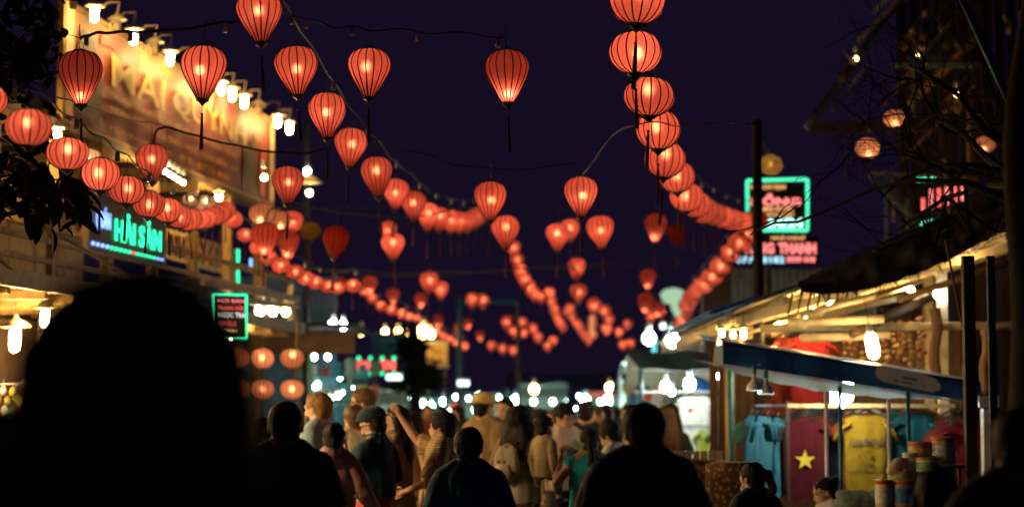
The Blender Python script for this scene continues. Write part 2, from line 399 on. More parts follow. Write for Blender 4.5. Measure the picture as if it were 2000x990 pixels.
pye = mat('print_yellow', (.60,.42,.07), .6, .15, 4); pdk = mat('print_dark', (.10,.05,.03), .6, .4, 4)
def shape(pts, name, mm, off=.022):
    MB().add([bl(off, s, z) for s, z in pts], [tuple(range(len(pts)))]).build(name, mm, BB)
shape([(.0,4.5),(.22,4.5),(.22,5.6),(.0,5.6)], 'print_border', pc)
shape([(8.05,4.5),(8.28,4.5),(8.28,5.6),(8.05,5.6)], 'print_border', pc)
shape([(.3,4.6),(1.0,4.52),(1.1,5.0),(.8,5.4),(.45,5.45),(.3,5.2)], 'print_picture', pdk)
shape([(6.6,4.5),(7.3,4.5),(7.45,5.1),(7.2,5.35),(6.9,5.0),(6.75,5.2)], 'print_picture', pdk)
shape([(7.5,4.55),(7.75,4.5),(7.85,5.1),(7.7,5.3),(7.55,5.0)], 'print_picture', ppk)
shape([(5.2,5.25),(6.4,5.3),(6.3,5.55),(5.4,5.57)], 'print_picture', ppk)
shape([(1.0,5.4),(1.6,5.42),(1.5,5.57),(1.1,5.56)], 'print_picture', ppk)
def bt(s, z, txt, w, h, mm, bold=.0):
    o = text(txt, 'lettering', mm, BB, frame(bl(.03, s, z), (0,1,0), (0,0,1)), w, h, .002, bold)
    if h < .2: o['kind'] = 'stuff'
bt(1.35, 5.02, 'MAI', 1.85, .34, pye, .004); bt(3.55, 5.02, 'QUYNH', 3.2, .34, pye, .004)
pyd = mat('print_yellow_small', (.46,.26,.05), .6, .15, 4)
bt(1.3, 4.86, 'CHUYÊN PHỤC VỤ', 1.5, .10, pyd); bt(2.95, 4.84, 'TÔM HÙM - TÔM TÍCH - GHẸ', 3.4, .12, pyd)
bt(1.3, 4.72, 'THƯỞNG THỨC TẠI', 1.5, .10, pyd); bt(2.95, 4.67, 'CÁ THU - MỰC - CUA BIỂN - SÒ', 3.4, .12, pyd)
bt(1.3, 4.53, 'ĐC: ĐƯỜNG BẠCH ĐẰNG', 2.2, .08, pyd); bt(3.8, 4.53, 'ĐT: 0773 848', 2.2, .08, pyd)
# lamps over the billboard
def sign_lamp(u, v, lit, i):
    k = (u - 1000) / F
    ox = LBO.x + .38
    Y = (ox - .13 * LBO.y) / (k - .13)
    s = (Y - LBO.y) / math.cos(LBR)
    r = empty('billboard_lamp', lw(.38, s, 5.5), LBR, None, 'lamp', None)
    if lit: tag(r, 'lit lantern-shaped lamp on an arm over the MAI QUYNH billboard', None, 'lit billboard lamps')
    else: tag(r, 'unlit lantern-shaped lamp on an arm over the MAI QUYNH billboard', None, 'unlit billboard lamps')
    if lit: bulb('tube', 'warm', r, (0,0,0), 1.05)
    else: MB().lathe([(.03,-.07),(.04,-.06),(.04,.07)], 10).build('glass', M['woodpale'], r, True)
    h = mk('lamp_hat', HAT, r, (0,0,.075))
    MB().tube([(-.31, 0, .12), (-.1,0,.26), (.02,0,.26), (0,0,.14)], .011, 6).build('arm', M['woodpale'], r)
    box('bracket', (-.31, 0, .13), (.05,.08,.06), M['steel'], r)
for i, (u, lit) in enumerate(((135,0),(177,1),(222,0),(255,1),(297,0),(327,1),(368,1),(398,0),(428,1),(450,1),(474,1),(502,0),(540,1),(563,1))):
    sign_lamp(u, 0, lit, i)

# ---------------------------------------------------------------- LED signs on the left
p = lw(.45, .9, 3.2)
LS = empty('led_sign', p, LBR, 'green and blue LED letter sign with dotted edge on the balcony rail', 'sign')
box('panel', (0,0,.24), (.03, 2.4, .62), mat('sign_panel_grey', (.10,.11,.10), .4, .2, 4), LS)
for z in (-.06, .54): box('frame_bar', (.0, 0, z), (.05, 2.46, .03), M['woodpale'], LS)
for y in (-1.22, 1.22): box('frame_bar', (.0, y, .24), (.05, .03, .6), M['woodpale'], LS)
tag(text('QUÁN', 'lettering', E['blue'], LS, frame((.03,-1.02,.16), (0,1,0), (0,0,1)), .42, .24, .004, .004), kind='stuff')
tag(text('HẢI SẢN', 'lettering', E['green'], LS, frame((.03,-.45,.10), (0,1,0), (0,0,1)), 1.5, .30, .004, .02), kind='stuff')
dot = {k: MB().ell((0,0,0), (.016,.016,.016), 6, 4).mesh('led', E[k]) for k in ('green','blue','red','whiteled','amber','pink')}
for i in range(17):
    mk('led', dot['blue' if i < 4 or i > 14 else ('red' if i == 9 else 'green')], LS, (.03, -1.1 + i * .137, .02)).scale = (1.3,)*3
p = at(415, 618, 21.6); w = px(66, 21.6)
NS = empty('neon_sign', (p.x, 21.6, p.z - .24), 0, 'small black shop sign with green neon border and red and white letters under the deck', 'sign')
box('panel', (w/2, .02, .27), (w, .03, .54), M['signblack'], NS)
for a, b in (((0,0,0),(w,0,0)), ((w,0,0),(w,0,.54)), ((0,0,.54),(w,0,.54)), ((0,0,0),(0,0,.54))):
    MB().beam(a, b, .02, .02).build('neon_border', E['green'], NS)
for sx in (.06, w - .06): MB().tube([(sx,.02,.54),(sx,.02,.62)], .006, 5).build('hanging_rod', M['steel'], NS)
NS.scale = (1,1,.88)
fr = lambda z: frame((.05, -.002, z), (1,0,0), (0,0,1))
text('NƠI BÁN', 'lettering', E['pink'], NS, fr(.44), w*.8, .055, .002, .01)
text('TRANG SỨC', 'lettering', E['red'], NS, fr(.35), w*.8, .06, .002, .01)
text('NGỌC TRAI', 'lettering', E['whiteled'], NS, fr(.24), w*.85, .08, .002, .01)
text('PEARLS', 'lettering', E['red'], NS, fr(.15), w*.55, .06, .002, .01)
text('JEWELRY', 'lettering', M['white'], NS, fr(.06), w*.6, .05, .002, .01)
# vertical LED tubes and dots hanging over the next roof
for u, v0, v1, k in ((465,487,512,'green'), (465,528,552,'green'), (490,505,522,'blue'), (508,518,528,'blue')):
    a, b = at(u, v0, 27), at(u, v1, 27)
    r = empty('led_tube', (a + b) / 2, 0, k + ' upright LED tube hanging over the balcony end', 'led light', 'hanging ' + k + ' LED tubes')
    MB().tube([a - (a+b)/2, b - (a+b)/2], .018, 8).build('tube', E[k], r)
    MB().tube([a - (a+b)/2, a - (a+b)/2 + Vector((0,0,.35))], .004, 4).build('cord', M['cable'], r)
# red string of little bulbs under the eave
for i in range(5):
    hung_lamp(322 + i * 9, 335 + i * 5.5, 21.8 + .12 * i, 'mini', 'lantlow', 'tiny red glowing bulb in the row under the billboard eave', 'tiny bulbs under the eave', 1.2, .08)
# clear lamp over the end of the billboard with green-white spot light
hung_lamp(600, 336, 29.5, 'globe', 'cool', 'blue-green white spot bulb on the pole behind a red lantern', None, 1.0, .25)
hung_lamp(516, 347, 23.5, 'mini', 'warm', 'small clear glass bulb in a wire cage at the billboard end', None, 1.6, .4)
hung_lamp(604, 377, 27.5, 'mini', 'warm', 'small yellow bulb under the spot bulb on the pole', None, 1.8, .3, True)
pole = MB().tube([at(598, 640, 29.8) * Vector((1,1,0)), at(600, 240, 29.8)], .05, 8).build('lamp_pole', M['darkmetal']); tag(pole, 'thin dark pole carrying the blue-green spot bulb', 'pole')
# canopy guy poles in front of the balcony
for (a, b) in (((-60,360,15),(275,552,19.5)), ((-40,470,15.5),(75,575,18.0))):
    o = MB().tube([at(*a), at(*b)], .018, 8).build('bamboo_pole', M['plank']); tag(o, 'thin brown pole slanting across the balcony railing', 'pole', 'slanting poles before the balcony')
# cream canvas awning at the end of the balcony
a, b = at(395, 552, 22.2), at(582, 585, 25.4); c_, d_ = at(405, 578, 22.4), at(582, 600, 25.5)
o = empty('canvas_awning', a, 0, 'cream canvas awning on pale beams at the far end of the balcony', 'awning')
back = Vector((-.75, .1, .10))
MB().add([Vector((0,0,.03)), b - a + Vector((0,0,.03)), b - a + back, back], [(0,1,2,3)]).build('canvas', M['cream'], o)
MB().beam(Vector((0,0,0)), b - a, .05, .07).build('front_beam', M['woodpale'], o)
MB().beam(c_ - a, d_ - a, .045, .06).build('lower_beam', M['woodpale'], o)
for k in (.03, .5, .97): MB().beam((b - a) * k, (c_ - a).lerp(d_ - a, k) + Vector((-.02,0,0)), .03, .03).build('strut', M['wood'], o)
MB().tube([d_ - a, Vector((d_.x - a.x, d_.y - a.y, -a.z))], .025, 8).build('post', M['wooddark'], o)

# goods on a rack at the far left
p = at(20, 752, 17.2)
r = empty('goods_rack', (p.x, p.y, 0), 0, 'dark metal rack hung with bright trinkets beside the big warm bulb', 'rack')
MB().tube([(-.5,0,p.z), (.11,0,p.z + .01)], .008, 6).build('bar', M['steel'], r)
MB().tube([(-.4,0,0), (-.4,0,p.z + .1)], .015, 6).build('post', M['darkmetal'], r)
MB().ell((.12,0,p.z + .03), (.02,.02,.02)).build('finial', M['white'], r, True)
random.seed(5)
for i in range(14):
    q = Vector((random.uniform(-.12,.08) + p.x, 17.2 + random.uniform(-.08,.08), p.z - random.uniform(.04,.36)))
    b = MB(); b.lathe([(.005,-.05),(.03,-.03),(.034,.0),(.02,.03),(.004,.045)], 8); b.tube([(0,0,.04),(0,0,.09)], .002, 4)
    o = b.build('trinket', GOODS[random.choice((0,2,2,4,6,3,1))], None, True); o.location = q
    tag(o, 'small bright trinket hanging on the dark rack below the warm bulbs', 'trinket', 'trinkets on the left rack')

# ---------------------------------------------------------------- leafy branch at the upper left
def leaf_mesh(seed, L=.12, w=.028):
    random.seed(seed); b = MB(); vs = []; fs = []; n = 6
    for i in range(n + 1):
        t_ = i / n; ww = w * math.sin(math.pi * min(.98, t_ * .92 + .05)) ** .8; dz = -.35 * L * t_ * t_
        for k in (-1, 0, 1): vs.append((k * ww, L * t_, dz + abs(k) * ww * .35))
    for i in range(n):
        for k in range(2): a = i*3+k; fs.append((a, a+1, a+4, a+3))
    return b.add(vs, fs).mesh('leaf', M['leaf'], True)
LEAVES = [leaf_mesh(i, .10 + .02 * i, .026 + .004 * i) for i in range(3)]
tp = at(-140, 300, 13)
TR = empty('leafy_tree', (tp.x, 13, 0), 0, 'dark broad-leaved tree reaching in front of the billboard end', 'tree')
MB().tube([(0,0,0), (.05,0,1.5), (.0,.1,3.0), (.1,.1,4.3), (.25,.1,5.2)], [.14,.11,.09,.07,.03], 8).build('trunk', M['bark'], TR, True)
random.seed(21)
tips = [(30,20),(75,60),(95,110),(60,150),(15,120),(40,90),(5,60),(60,290),(90,330),(130,370),(25,330),(10,380),(60,370),(100,395),(150,385),(120,350),(35,300),(-10,300),(70,120),(20,180),(85,15),(50,5),(-5,150),(150,410),(75,400)]
for u, v in tips:
    e_ = at(u, v, 13 + random.uniform(-.5,.6)) - TR.location
    st = Vector((.0, .1, e_.z - random.uniform(.1,.5)))
    mid = (st + e_) / 2 + Vector((random.uniform(-.05,.05), random.uniform(-.1,.1), .08))
    path = smoothpath([st, mid, e_], 4)
    MB().tube(path, [.016 - .012 * i / (len(path)-1) for i in range(len(path))], 5).build('branch', M['bark'], TR)
LPOS = []
for u, v in tips:
    for k in range(12):
        du, dv = random.gauss(0, 24), random.gauss(0, 22)
        LPOS.append(at(u + du, v + dv, 13 + random.uniform(-.6,.7)) - TR.location)
for p in LPOS:
    o = mk('leaf', random.choice(LEAVES), TR, p); o.rotation_euler = (random.uniform(-1.3,.3), random.uniform(-.6,.6), random.uniform(0,6.28)); o.scale = (random.uniform(.9,1.5),)*3
# ---------------------------------------------------------------- right: timber porch with warm bulbs
PO = empty('market_porch', (3.4, 21, 0), 0, 'low timber porch roof with pale rafters lit yellow by bare bulbs', 'porch')
o_ = Vector((3.4, 21, 0))
def pz(x): return 2.43 + (x - 1.95) * .275
random.seed(31)
for i in range(7):
    Y = 18.6 + i * .78 + random.uniform(-.05,.05)
    MB().beam(Vector((1.9, Y, pz(1.9) - .03)) - o_, Vector((5.3, Y, pz(5.3) - .03)) - o_, .06, .075).build('rafter', M['woodpale'], PO)
for i in range(7):
    x = 2.0 + i * .52
    MB().beam(Vector((x, 18.4, pz(x) + .055)) - o_, Vector((x, 23.8, pz(x) + .055)) - o_, .06, .05).build('purlin', M['woodpale'], PO)
for i in range(9):   # roofing sheets, lapped
    x0, x1 = 1.82 + i * .39, 1.82 + i * .39 + .45
    MB().beam(Vector((x0, 21.1, pz(x0) + .10 - (i % 2) * .004)) - o_, Vector((x1, 21.1, pz(x1) + .125)) - o_, 5.6, .012).build('roof_sheet', M['woodpale'] if i else M['tarpblue'], PO)
    MB().beam(Vector((x0, 21.1, pz(x0) + .13 - (i % 2) * .004)) - o_, Vector((x1, 21.1, pz(x1) + .155)) - o_, 5.7, .012).build('roof_sheet', M['tin'] if i else M['tarpblue'], PO)
for Y, z, x0, x1 in ((19.6, 2.42, 2.45, 5.2), (21.6, 2.5, 2.3, 5.2), (19.0, 2.3, 2.75, 3.6), (18.75, 2.44, 2.6, 3.5)):
    MB().tube([Vector((x0, Y, z)) - o_, Vector((x1, Y, z + .03)) - o_], .04, 8).build('tie_pole', M['woodpale'], PO, True)
MB().tube([Vector((2.75, 18.9, 2.42)) - o_, Vector((3.75, 20.4, 2.95)) - o_], .04, 8).build('brace', M['woodpale'], PO, True)
MB().tube([Vector((3.2, 18.7, 2.33)) - o_, Vector((4.5, 20.8, 2.85)) - o_], .045, 8).build('brace', M['wooddark'], PO, True)
random.seed(52)
for i in range(9):
    x0 = 2.1 + random.uniform(0,1.6); Y0 = 18.7 + random.uniform(0,3); x1 = x0 + random.uniform(.6,1.5); Y1 = Y0 + random.uniform(-.6,1.6)
    MB().tube([Vector((x0, Y0, pz(x0) - random.uniform(.1,.25))) - o_, Vector((x1, Y1, pz(x1) - random.uniform(.08,.3))) - o_], random.uniform(.018,.035), 7).build('lashed_pole', M['woodpale'] if i % 3 else M['plank'], PO, True)
for x, Y in ((4.3, 19.9), (2.55, 23.4), (5.1, 18.8), (4.9, 23.4)):
    box('post', Vector((x, Y, pz(x) / 2)) - o_, (.095, .095, pz(x) - .1), M['woodpale'], PO)
for i in range(30):
    box('wall_plank', Vector((2.4 + i * .1, 23.75, 1.35)) - o_, (.092, .03 + .01 * (i % 3), 2.5), M['plank'], PO)
for i in range(8):  # wire brackets under the eave
    x = 2.55 + i * .09; MB().beam(Vector((x, 18.38, pz(x) - .1)) - o_, Vector((x + .05, 18.42, pz(x) + .1)) - o_, .014, .014).build('bracket', M['wooddark'], PO)
# dark ragged thatch overhang of the house behind / above the porch
TH = empty('thatch_overhang', at(1800, 470, 17.8), 0, 'dark sagging thatch edge hanging above the lit porch', 'roof')
tl = TH.location
def th(a, b):
    u = 1560 + 480 * a; top = 548 - 190 * a - 40 * math.sin(math.pi * a) * .3; bot = top + 10 + 80 * math.sin(math.pi * min(1, a * 1.0)) ** .6
    v = top + (bot - top) * b + 5 * noise.noise((u * .05, b * 3, 2))
    return at(u, v, 17.6 + .5 * (1 - b) + .1 * noise.noise((u * .03, b * 4, 5))) - tl
MB().grid(th, 60, 8).build('thatch', M['roofdark'], TH, True)
random.seed(8)
b = MB()
for i in range(120):
    a = random.random(); q = th(a, random.uniform(.7,1.0)); b.tube([q, q + Vector((random.uniform(-.05,.05), -.05, -random.uniform(.03,.10)))], .004, 3)
tag(b.build('straw', M['roofdark'], TH), kind='stuff')
for i, (a0, a1, b_) in enumerate(((.3,.52,.1),(.5,.62,.0),(.56,.6,.3))):
    MB().tube([th(a0, b_) + Vector((0,-.05,.0)), th(a1, b_) + Vector((0,-.05,.0))], .014, 6).build('batten', M['bamboo'], TH)
# bulbs of the porch
for u, v, k, sc in ((1410,652,'globe',.9),(1432,654,'globe',.9),(1452,652,'tube',1.0),(1404,674,'globe',.7)):
    hung_lamp(u, v, 18.45, k, 'warm', 'warm bulb in the cluster at the low corner of the porch eave', 'bulbs at the porch corner', sc * .62, .22, True)
for u, v, Y in ((1572,626,20.3),(1590,612,19.9),(1622,596,20.4),(1780,568,20.8),(1700,590,21.6),(1520,640,21.0)):
    hung_lamp(u, v, Y, 'globe', 'warmbig', 'bare warm globe bulb fixed among the porch rafters', 'bulbs among the porch rafters', .68, .12)
hung_lamp(1830, 574, 19.8, 'globe', 'white', 'white bulb on top of the pale porch post', None, .8, .1)
hung_lamp(1889, 512, 18.4, 'mini', 'warm', 'tiny bulb below the thatch edge', None, 1.5, .1)
l = hung_lamp(1704, 676, 18.3, 'tube', 'warm', 'large warm tube bulb hanging tilted in front of the shell strings', None, 1.55, .35); l.rotation_euler = (0, -.16, 0)
# shell strings, driftwood
random.seed(77)
shellm = [mat('shell_%d' % i, c, .5, .3, 30) for i, c in enumerate([(.22,.13,.05),(.15,.08,.03),(.32,.22,.10),(.16,.05,.025)])]
beadm = [MB().ell((0,0,0), (.03,.025,.028), 7, 5).mesh('shell', m_, True) for m_ in shellm]
for i in range(15):
    u = 1648 + i * 11 + random.uniform(-4,4); Y = 20.6 + random.uniform(-.3,.6)
    p = at(u, 625 + random.uniform(-6,10), Y)
    r = empty('shell_string', p, 0, 'string of brown and cream shells hanging in the porch', 'shell string', 'shell strings in the porch')
    n = random.randint(7,12)
    MB().tube([(0,0,.1), (0,0,-.065 * n)], .002, 4).build('cord', M['cable'], r)
    for k in range(n):
        mk('shell', random.choice(beadm), r, (random.uniform(-.012,.012), random.uniform(-.012,.012), -.06 * k)).scale = (random.uniform(.6,1.2),)*3
for u, v0, v1, Y, w in ((1826,602,740,19.4,.055),(1893,640,785,18.8,.06),(1925,640,770,18.6,.05)):
    a, b_ = at(u, v0, Y), at(u + 4, v1, Y)
    pts = smoothpath([(0,0,0), (.02,.01,(b_-a).z*.3), (-.02,0,(b_-a).z*.65), ((b_-a).x,0,(b_-a).z)], 4)
    o = MB().tube(pts, [w * (1 + .25 * noise.noise((i * .7, u, 0))) for i in range(len(pts))], 9).build('driftwood', M['plank'], None, True); o.location = a
    tag(o, 'knobbly brown driftwood piece hanging in the porch', 'driftwood', 'driftwood in the porch')
# upright poles at the right
for u, Y, w, m_, lb in ((1890,15,.085,'wooddark','dark square pole standing right of the blue stall canopy'), (1934,14.2,.05,'wooddark','thinner dark pole beside the big tree trunk')):
    p = at(u, 500, Y); o = box('upright_pole', (0,0,p.z/2), (w, w, p.z), M[m_]); o.location = (p.x, p.y, 0); tag(o, lb, 'pole')
o = MB().tube([at(1847,470,15.4), at(1905,765,15.2)], .01, 6).build('guy_rope', M['cable']); tag(o, 'dark rope slanting down to the dark square pole', 'rope')

# ---------------------------------------------------------------- T-shirt stall with blue canopy
ST = empty('shirt_stall', (2.9, 18, 0), 0, 'market stall with sloping blue canopy edge, white underside and steel posts', 'stall')
so = Vector((2.9, 18, 0))
A0, A1 = at(1412, 672, 17), at(1412, 710, 17); B0, B1 = at(1916, 752, 17.3), at(1916, 786, 17.3)
def fas(a, b): return A0.lerp(B0, a).lerp(A1.lerp(B1, a), b) - so + Vector((0, .01 * math.sin(a * 30), 0))
MB().grid(fas, 40, 2).build('canopy_fascia', M['tarpblue'], ST, True)
MB().beam(A0 - so + Vector((0,.03,.01)), B0 - so + Vector((0,.03,.01)), .04, .03).build('canopy_bar', M['darkmetal'], ST)
def und(a, b):
    q = A1.lerp(B1, a) - so + Vector((-.06, .06 + 2.6 * b, -.012 - .05 * math.sin(math.pi * b) * math.sin(math.pi * a) + .12 * b))
    return q
MB().grid(und, 24, 10).build('canopy_underside', M['tarpwhite'], ST, True)
def val(a, b):
    sag = .02 + .085 * math.sin(math.pi * min(1, a * 1.05)) ** .7
    return A1.lerp(B1, a * .88) - so + Vector((-.05, .05 + .1 * b, .01 - sag * b + .006 * math.sin(40 * a)))
MB().grid(val, 50, 3).build('valance', M['tarpwhite'], ST, True)
MB().add([A0 - so + Vector((-.07,0,0)), A0 - so, A1 - so + Vector((0,0,-.02)), A1 - so + Vector((-.09,0,-.02))], [(0,1,2,3)]).build('canopy_corner', M['tarpwhite'], ST)
def lid(a, b): return A0.lerp(B0, a) - so + Vector((0, .05 + 2.6 * b, .03 + .14 * b + .02 * math.sin(9 * b)))
MB().grid(lid, 20, 8).build('canopy_top', M['tarpblue'], ST, True)
# printed patch on the fascia
def on(u, v, off=.014): 
    q = at(u, v, 17.12); return q - so + Vector((0, -off - .09, 0))
patch = [on(u, v) for u, v in ((1710,714),(1722,714),(1800,731),(1822,740),(1832,752),(1830,762),(1815,766),(1720,745),(1708,737),(1705,726))]
MB().add(patch, [tuple(range(len(patch)-1, -1, -1))]).build('printed_patch', mat('patch_grey', (.74,.80,.74), .5, .12, 5), ST)
for u0, v0, u1, v1, w in ((1742,743,1748,744.5,.016), (1757,745,1777,750,.010), (1758,737,1786,742,.014), (1798,754,1801,754.6,.018)):
    MB().beam(on(u0,v0,.02), on(u1,v1,.02), .004, w).build('printed_mark', mat('mark_teal', (.05,.16,.15), .5, .1), ST)
for u in (1480, 1630):
    MB().ell(on(u, 712 + (u-1480)*.18, .02), (.012,.006,.012), 8, 6).build('grommet', M['steel'], ST)
for u, Y, m_, r_ in ((1613,17.6,'white',.017), (1640,17.25,'tealpost',.018), (1735,17.8,'white',.017), (1773,17.3,'tealpost',.018), (1427,20.2,'tealpost',.03)):
    p = at(u, 740, Y); z1 = A1.z + (B1.z - A1.z) * ((u - 1412) / 504) + .0
    if Y > 20: z1 = 2.15
    MB().tube([Vector((p.x, Y, 0)) - so, Vector((p.x, Y, z1 + .02)) - so], r_, 8).build('post', M[m_], ST, True)
p = at(1930, 790, 17.0)
box('post', Vector((p.x, 17.0, .82)) - so, (.11,.11,1.62), M['white'], ST)
box('corner_bracket', Vector((p.x + .0, 16.98, 1.69)) - so, (.17,.05,.10), M['white'], ST)
box('clothes_rail', Vector((at(1690,0,19.3).x, 19.3, at(0,792,19.3).z)) - so, (1.62,.05,.04), M['wood'], ST)
for u in (1530, 1845): box('rail_post', Vector((at(u,0,19.32).x, 19.34, .85)) - so, (.03,.03,1.7), M['wooddark'], ST)
MB().tube([Vector((at(1465,0,19).x, 18.9, 1.66)) - so, Vector((at(1540,0,20.1).x, 20.1, 1.66)) - so], .012, 6).build('clothes_rail', M['steel'], ST)
# stall lamps
for u, v, sc in ((1632,772,1.2),(1655,762,1.5),(1645,780,1.0)):
    hung_lamp(u, v, 18.8, 'tube', 'stallwhite', 'bright white tube bulb under the blue canopy', 'white tube bulbs under the blue canopy', sc, .12)
for u, v in ((1473, 752), (1496, 759)):
    p = at(u, v, 16.95)
    r = empty('pendant_lamp', p, 0, 'white enamel bell-shade pendant lamp hanging below the blue canopy edge', 'lamp', 'pendant lamps under the blue canopy')
    MB().lathe([(.066,-.045),(.068,-.03),(.060,.0),(.035,.03),(.02,.05),(.018,.09)], 14, cap=False).build('shade', M['white'], r, True)
    MB().lathe([(.018,.09),(.02,.10),(.018,.15),(.006,.17)], 8).build('neck', M['tealpost'], r, True)
    bulb('globe', 'cool', r, (0,0,-.012), .55).scale = (.8,.8,.5)
    MB().tube([(0,0,.16),(0,0,.34)], .004, 5).build('cord', M['cable'], r)

# shirts
def shirt_mesh(seed, hw=.205, H=.82, depth=.02, calm=1.0):
    b = MB(); random.seed(seed); sd = random.uniform(0, 50)
    nu, nv = 24, 22
    for side in (-1, 1):
        def f(i, j):
            a = -1 + 2 * i; t_ = j; w = hw * (1 - .06 * t_ + .04 * math.sin(3 * t_))
            x = a * w; z = -t_ * H - .055 * abs(a) ** 1.4 * (1 - t_) ** 5
            if abs(a) < .42 and t_ < .2: z -= (.075 if side < 0 else .03) * (1 - (a / .42) ** 2) * (1 - t_ / .2)
            edge = (1 - a * a) ** .4
            fold = .034 * noise.noise((a * 3.0 + sd, t_ * 1.2, side * .2)) * (.35 + t_) + .012 * math.sin(a * 8 + sd + 1.5 * t_) * t_ + .010 * noise.noise((a * 9 + sd, t_ * 7, 3))
            return (x, side * (depth * edge) + fold * calm, z)
        b.grid(f, nu, nv)
    for sx in (-1, 1):
        b.tube([(sx * (hw - .05), 0, -.10), (sx * (hw + .05), .0, -.16), (sx * (hw + .11), .01, -.27)], [(.02,.10), (.022,.088), (.02,.08)], 10)
    return b
SHM = {}
HNG = MB(); HNG.tube([(-.18,0,-.055),(0,0,.03),(.18,0,-.055)], .009, 6); HNG.tube([(0,0,.02),(0,0,.07),(.02,0,.10),(.035,0,.08)], .004, 5)
HNGM = HNG.mesh('hanger', M['hanger'], True)
SC = dict(red=(.17,.012,.012), darkred=(.075,.007,.009), yellow=(.26,.14,.008), teal=(.014,.085,.095), sky=(.05,.16,.19), orange=(.24,.06,.018), rust=(.16,.025,.016),
          white=(.72,.74,.70), lime=(.48,.50,.06), navy=(.03,.05,.10), cream=(.6,.5,.3))
SCM = {k: mat('cotton_' + k, c, .9, .15, 6, .25, 90, spec=.1) for k, c in SC.items()}
def shirt(u, v, Y, colr, label, group=None, rz=0, sc=1.0, seed=0, extra=None):
    p = at(u, v, Y); r = empty('t_shirt', p, rz, label, 'shirt', group); r.scale = (sc,)*3
    k = (colr, seed % 3, bool(extra))
    if k not in SHM: SHM[k] = shirt_mesh(seed % 3, calm=.42 if extra else 1.0).mesh('garment', SCM[colr], True)
    gm_ = mk('garment', SHM[k], r); mk('hanger', HNGM, r)
    if extra: extra(gm_)
    return r
yel = mat('print_star_yellow', (.75,.50,.03), .8, .1); ink = mat('shirt_ink', (.05,.03,.03), .8, .1); inkred = mat('shirt_ink_maroon', (.25,.03,.03), .8, .1)
def star(r):
    pts = []
    for i in range(10):
        q = .105 if i % 2 == 0 else .042; a = math.pi / 2 + i * math.pi / 5
        pts.append((q * math.cos(a), q * math.sin(a)))
    def pr(x, z, y): return (x, y, z - .42)
    vs = [pr(x, z, -.056) for x, z in pts] + [pr(x, z, -.052) for x, z in pts]
    MB().add(vs, [tuple(range(9,-1,-1))] + [(i, (i+1) % 10, (i+1) % 10 + 10, i + 10) for i in range(10)]).build('star_print', yel, r)
def sf(x, z): return frame((x, -.056, z), (1,0,0), (0,0,1))
def love(r):
    text('I Love Phú Quốc', 'lettering', ink, r, sf(-.165, -.33), .35, .10, .001, .03)
    b = MB()
    for i in range(6):
        a = i * math.pi / 3; c = Vector((.052 * math.cos(a), 0, .062 * math.sin(a)))
        b.beam(c + Vector((-.026,0,.02)), c + Vector((.026 * math.cos(a + 1), 0, .030 * math.sin(a + 1))), .004, .030, (0,1,0))
    b.build('emblem_print', inkred, r, loc=(0, -.057, -.43))
    pts = [(-.17,0),(-.09,0),(-.075,.035),(-.06,-.03),(-.05,0),(.05,0),(.065,.04),(.08,-.035),(.095,0),(.17,0)]
    b = MB()
    for a, c in zip(pts, pts[1:]): b.beam((a[0],0,a[1]), (c[0],0,c[1]), .003, .010, (0,1,0))
    b.build('pulse_print', ink, r, loc=(0, -.057, -.535))
def phu(r): text('Coffee Phú Quốc', 'lettering', ink, r, sf(-.14, -.33), .28, .05, .001, .004)
for k in range(3): shirt(1574 + k * 4, 812 - k * 4, 19.75 + .14 * k, ('rust','orange','darkred')[k], ('rust','orange','dark red')[k] + ' T-shirt hanging behind the red star T-shirt', None, .06, 1, k + 1)
shirt(1570, 816, 19.55, 'darkred', 'dark red T-shirt printed with one yellow star, on the stall rail', None, 0, .97, 0, star)
for k in range(2): shirt(1684 + k * 6, 800 - 5 * k, 19.7 + .15 * k, ('orange','cream')[k], ('orange','cream')[k] + ' T-shirt hanging behind the yellow one', None, .05, 1, k + 1)
shirt(1690, 806, 19.4, 'yellow', 'yellow T-shirt reading I Love Phú Quốc with a maroon emblem', None, 0, .98, 0, love)
for k in range(3): shirt(1783 + k * 5, 806 - 5 * k, 19.6 + .15 * k, ('teal','teal','orange')[k], ('front teal T-shirt beside the jars', 'second teal T-shirt behind the front one', 'orange T-shirt behind the two teal ones')[k], None, .05, 1.0, k)
for k in range(4): shirt(1882 - k * 8, 822 - 5 * k, 19.3 + .14 * k, ('red','rust','rust','orange')[k], ('red T-shirt lettered Coffee Phú Quốc beside the white post', 'first rust T-shirt behind the lettered red one', 'second rust T-shirt behind the lettered red one', 'orange T-shirt at the back of the red stack')[k], None, .04, 1.05, k, phu if k == 0 else None)
for k in range(6): shirt(1472 + k * 10, 806 + 1 * k, 18.9 + .18 * k, 'sky', 'light blue T-shirt hanging side-on on the steel rail', 'light blue T-shirts on the steel rail', 1.0 + .05 * (k % 3), .98, k)
shirt(1583, 652, 20.6, 'red', 'red T-shirt hanging high under the porch above the blue canopy', None, 0, 1.0, 1)
shirt(1545, 655, 21.0, 'rust', 'rust red T-shirt hanging high under the porch corner', None, .1, .9, 2)
shirt(1572, 735, 21.4, 'red', 'red cloth shirt hanging deep in the stall below the canopy', None, .1, 1.2, 2)

random.seed(15)
for k in range(14):
    u = 1520 + k * 27; c_ = random.choice(('darkred','rust','navy','teal','orange','cream','navy'))
    shirt(u, 796 + random.uniform(-5,6), 20.4 + random.uniform(-.15,.3), c_, {'darkred':'dark red','rust':'rust red','navy':'navy','teal':'teal','orange':'orange','cream':'cream'}[c_] + ' T-shirt crammed on the back row of the stall', 'back row ' + c_, random.uniform(-.5,.9), random.uniform(.85,1.0), k)
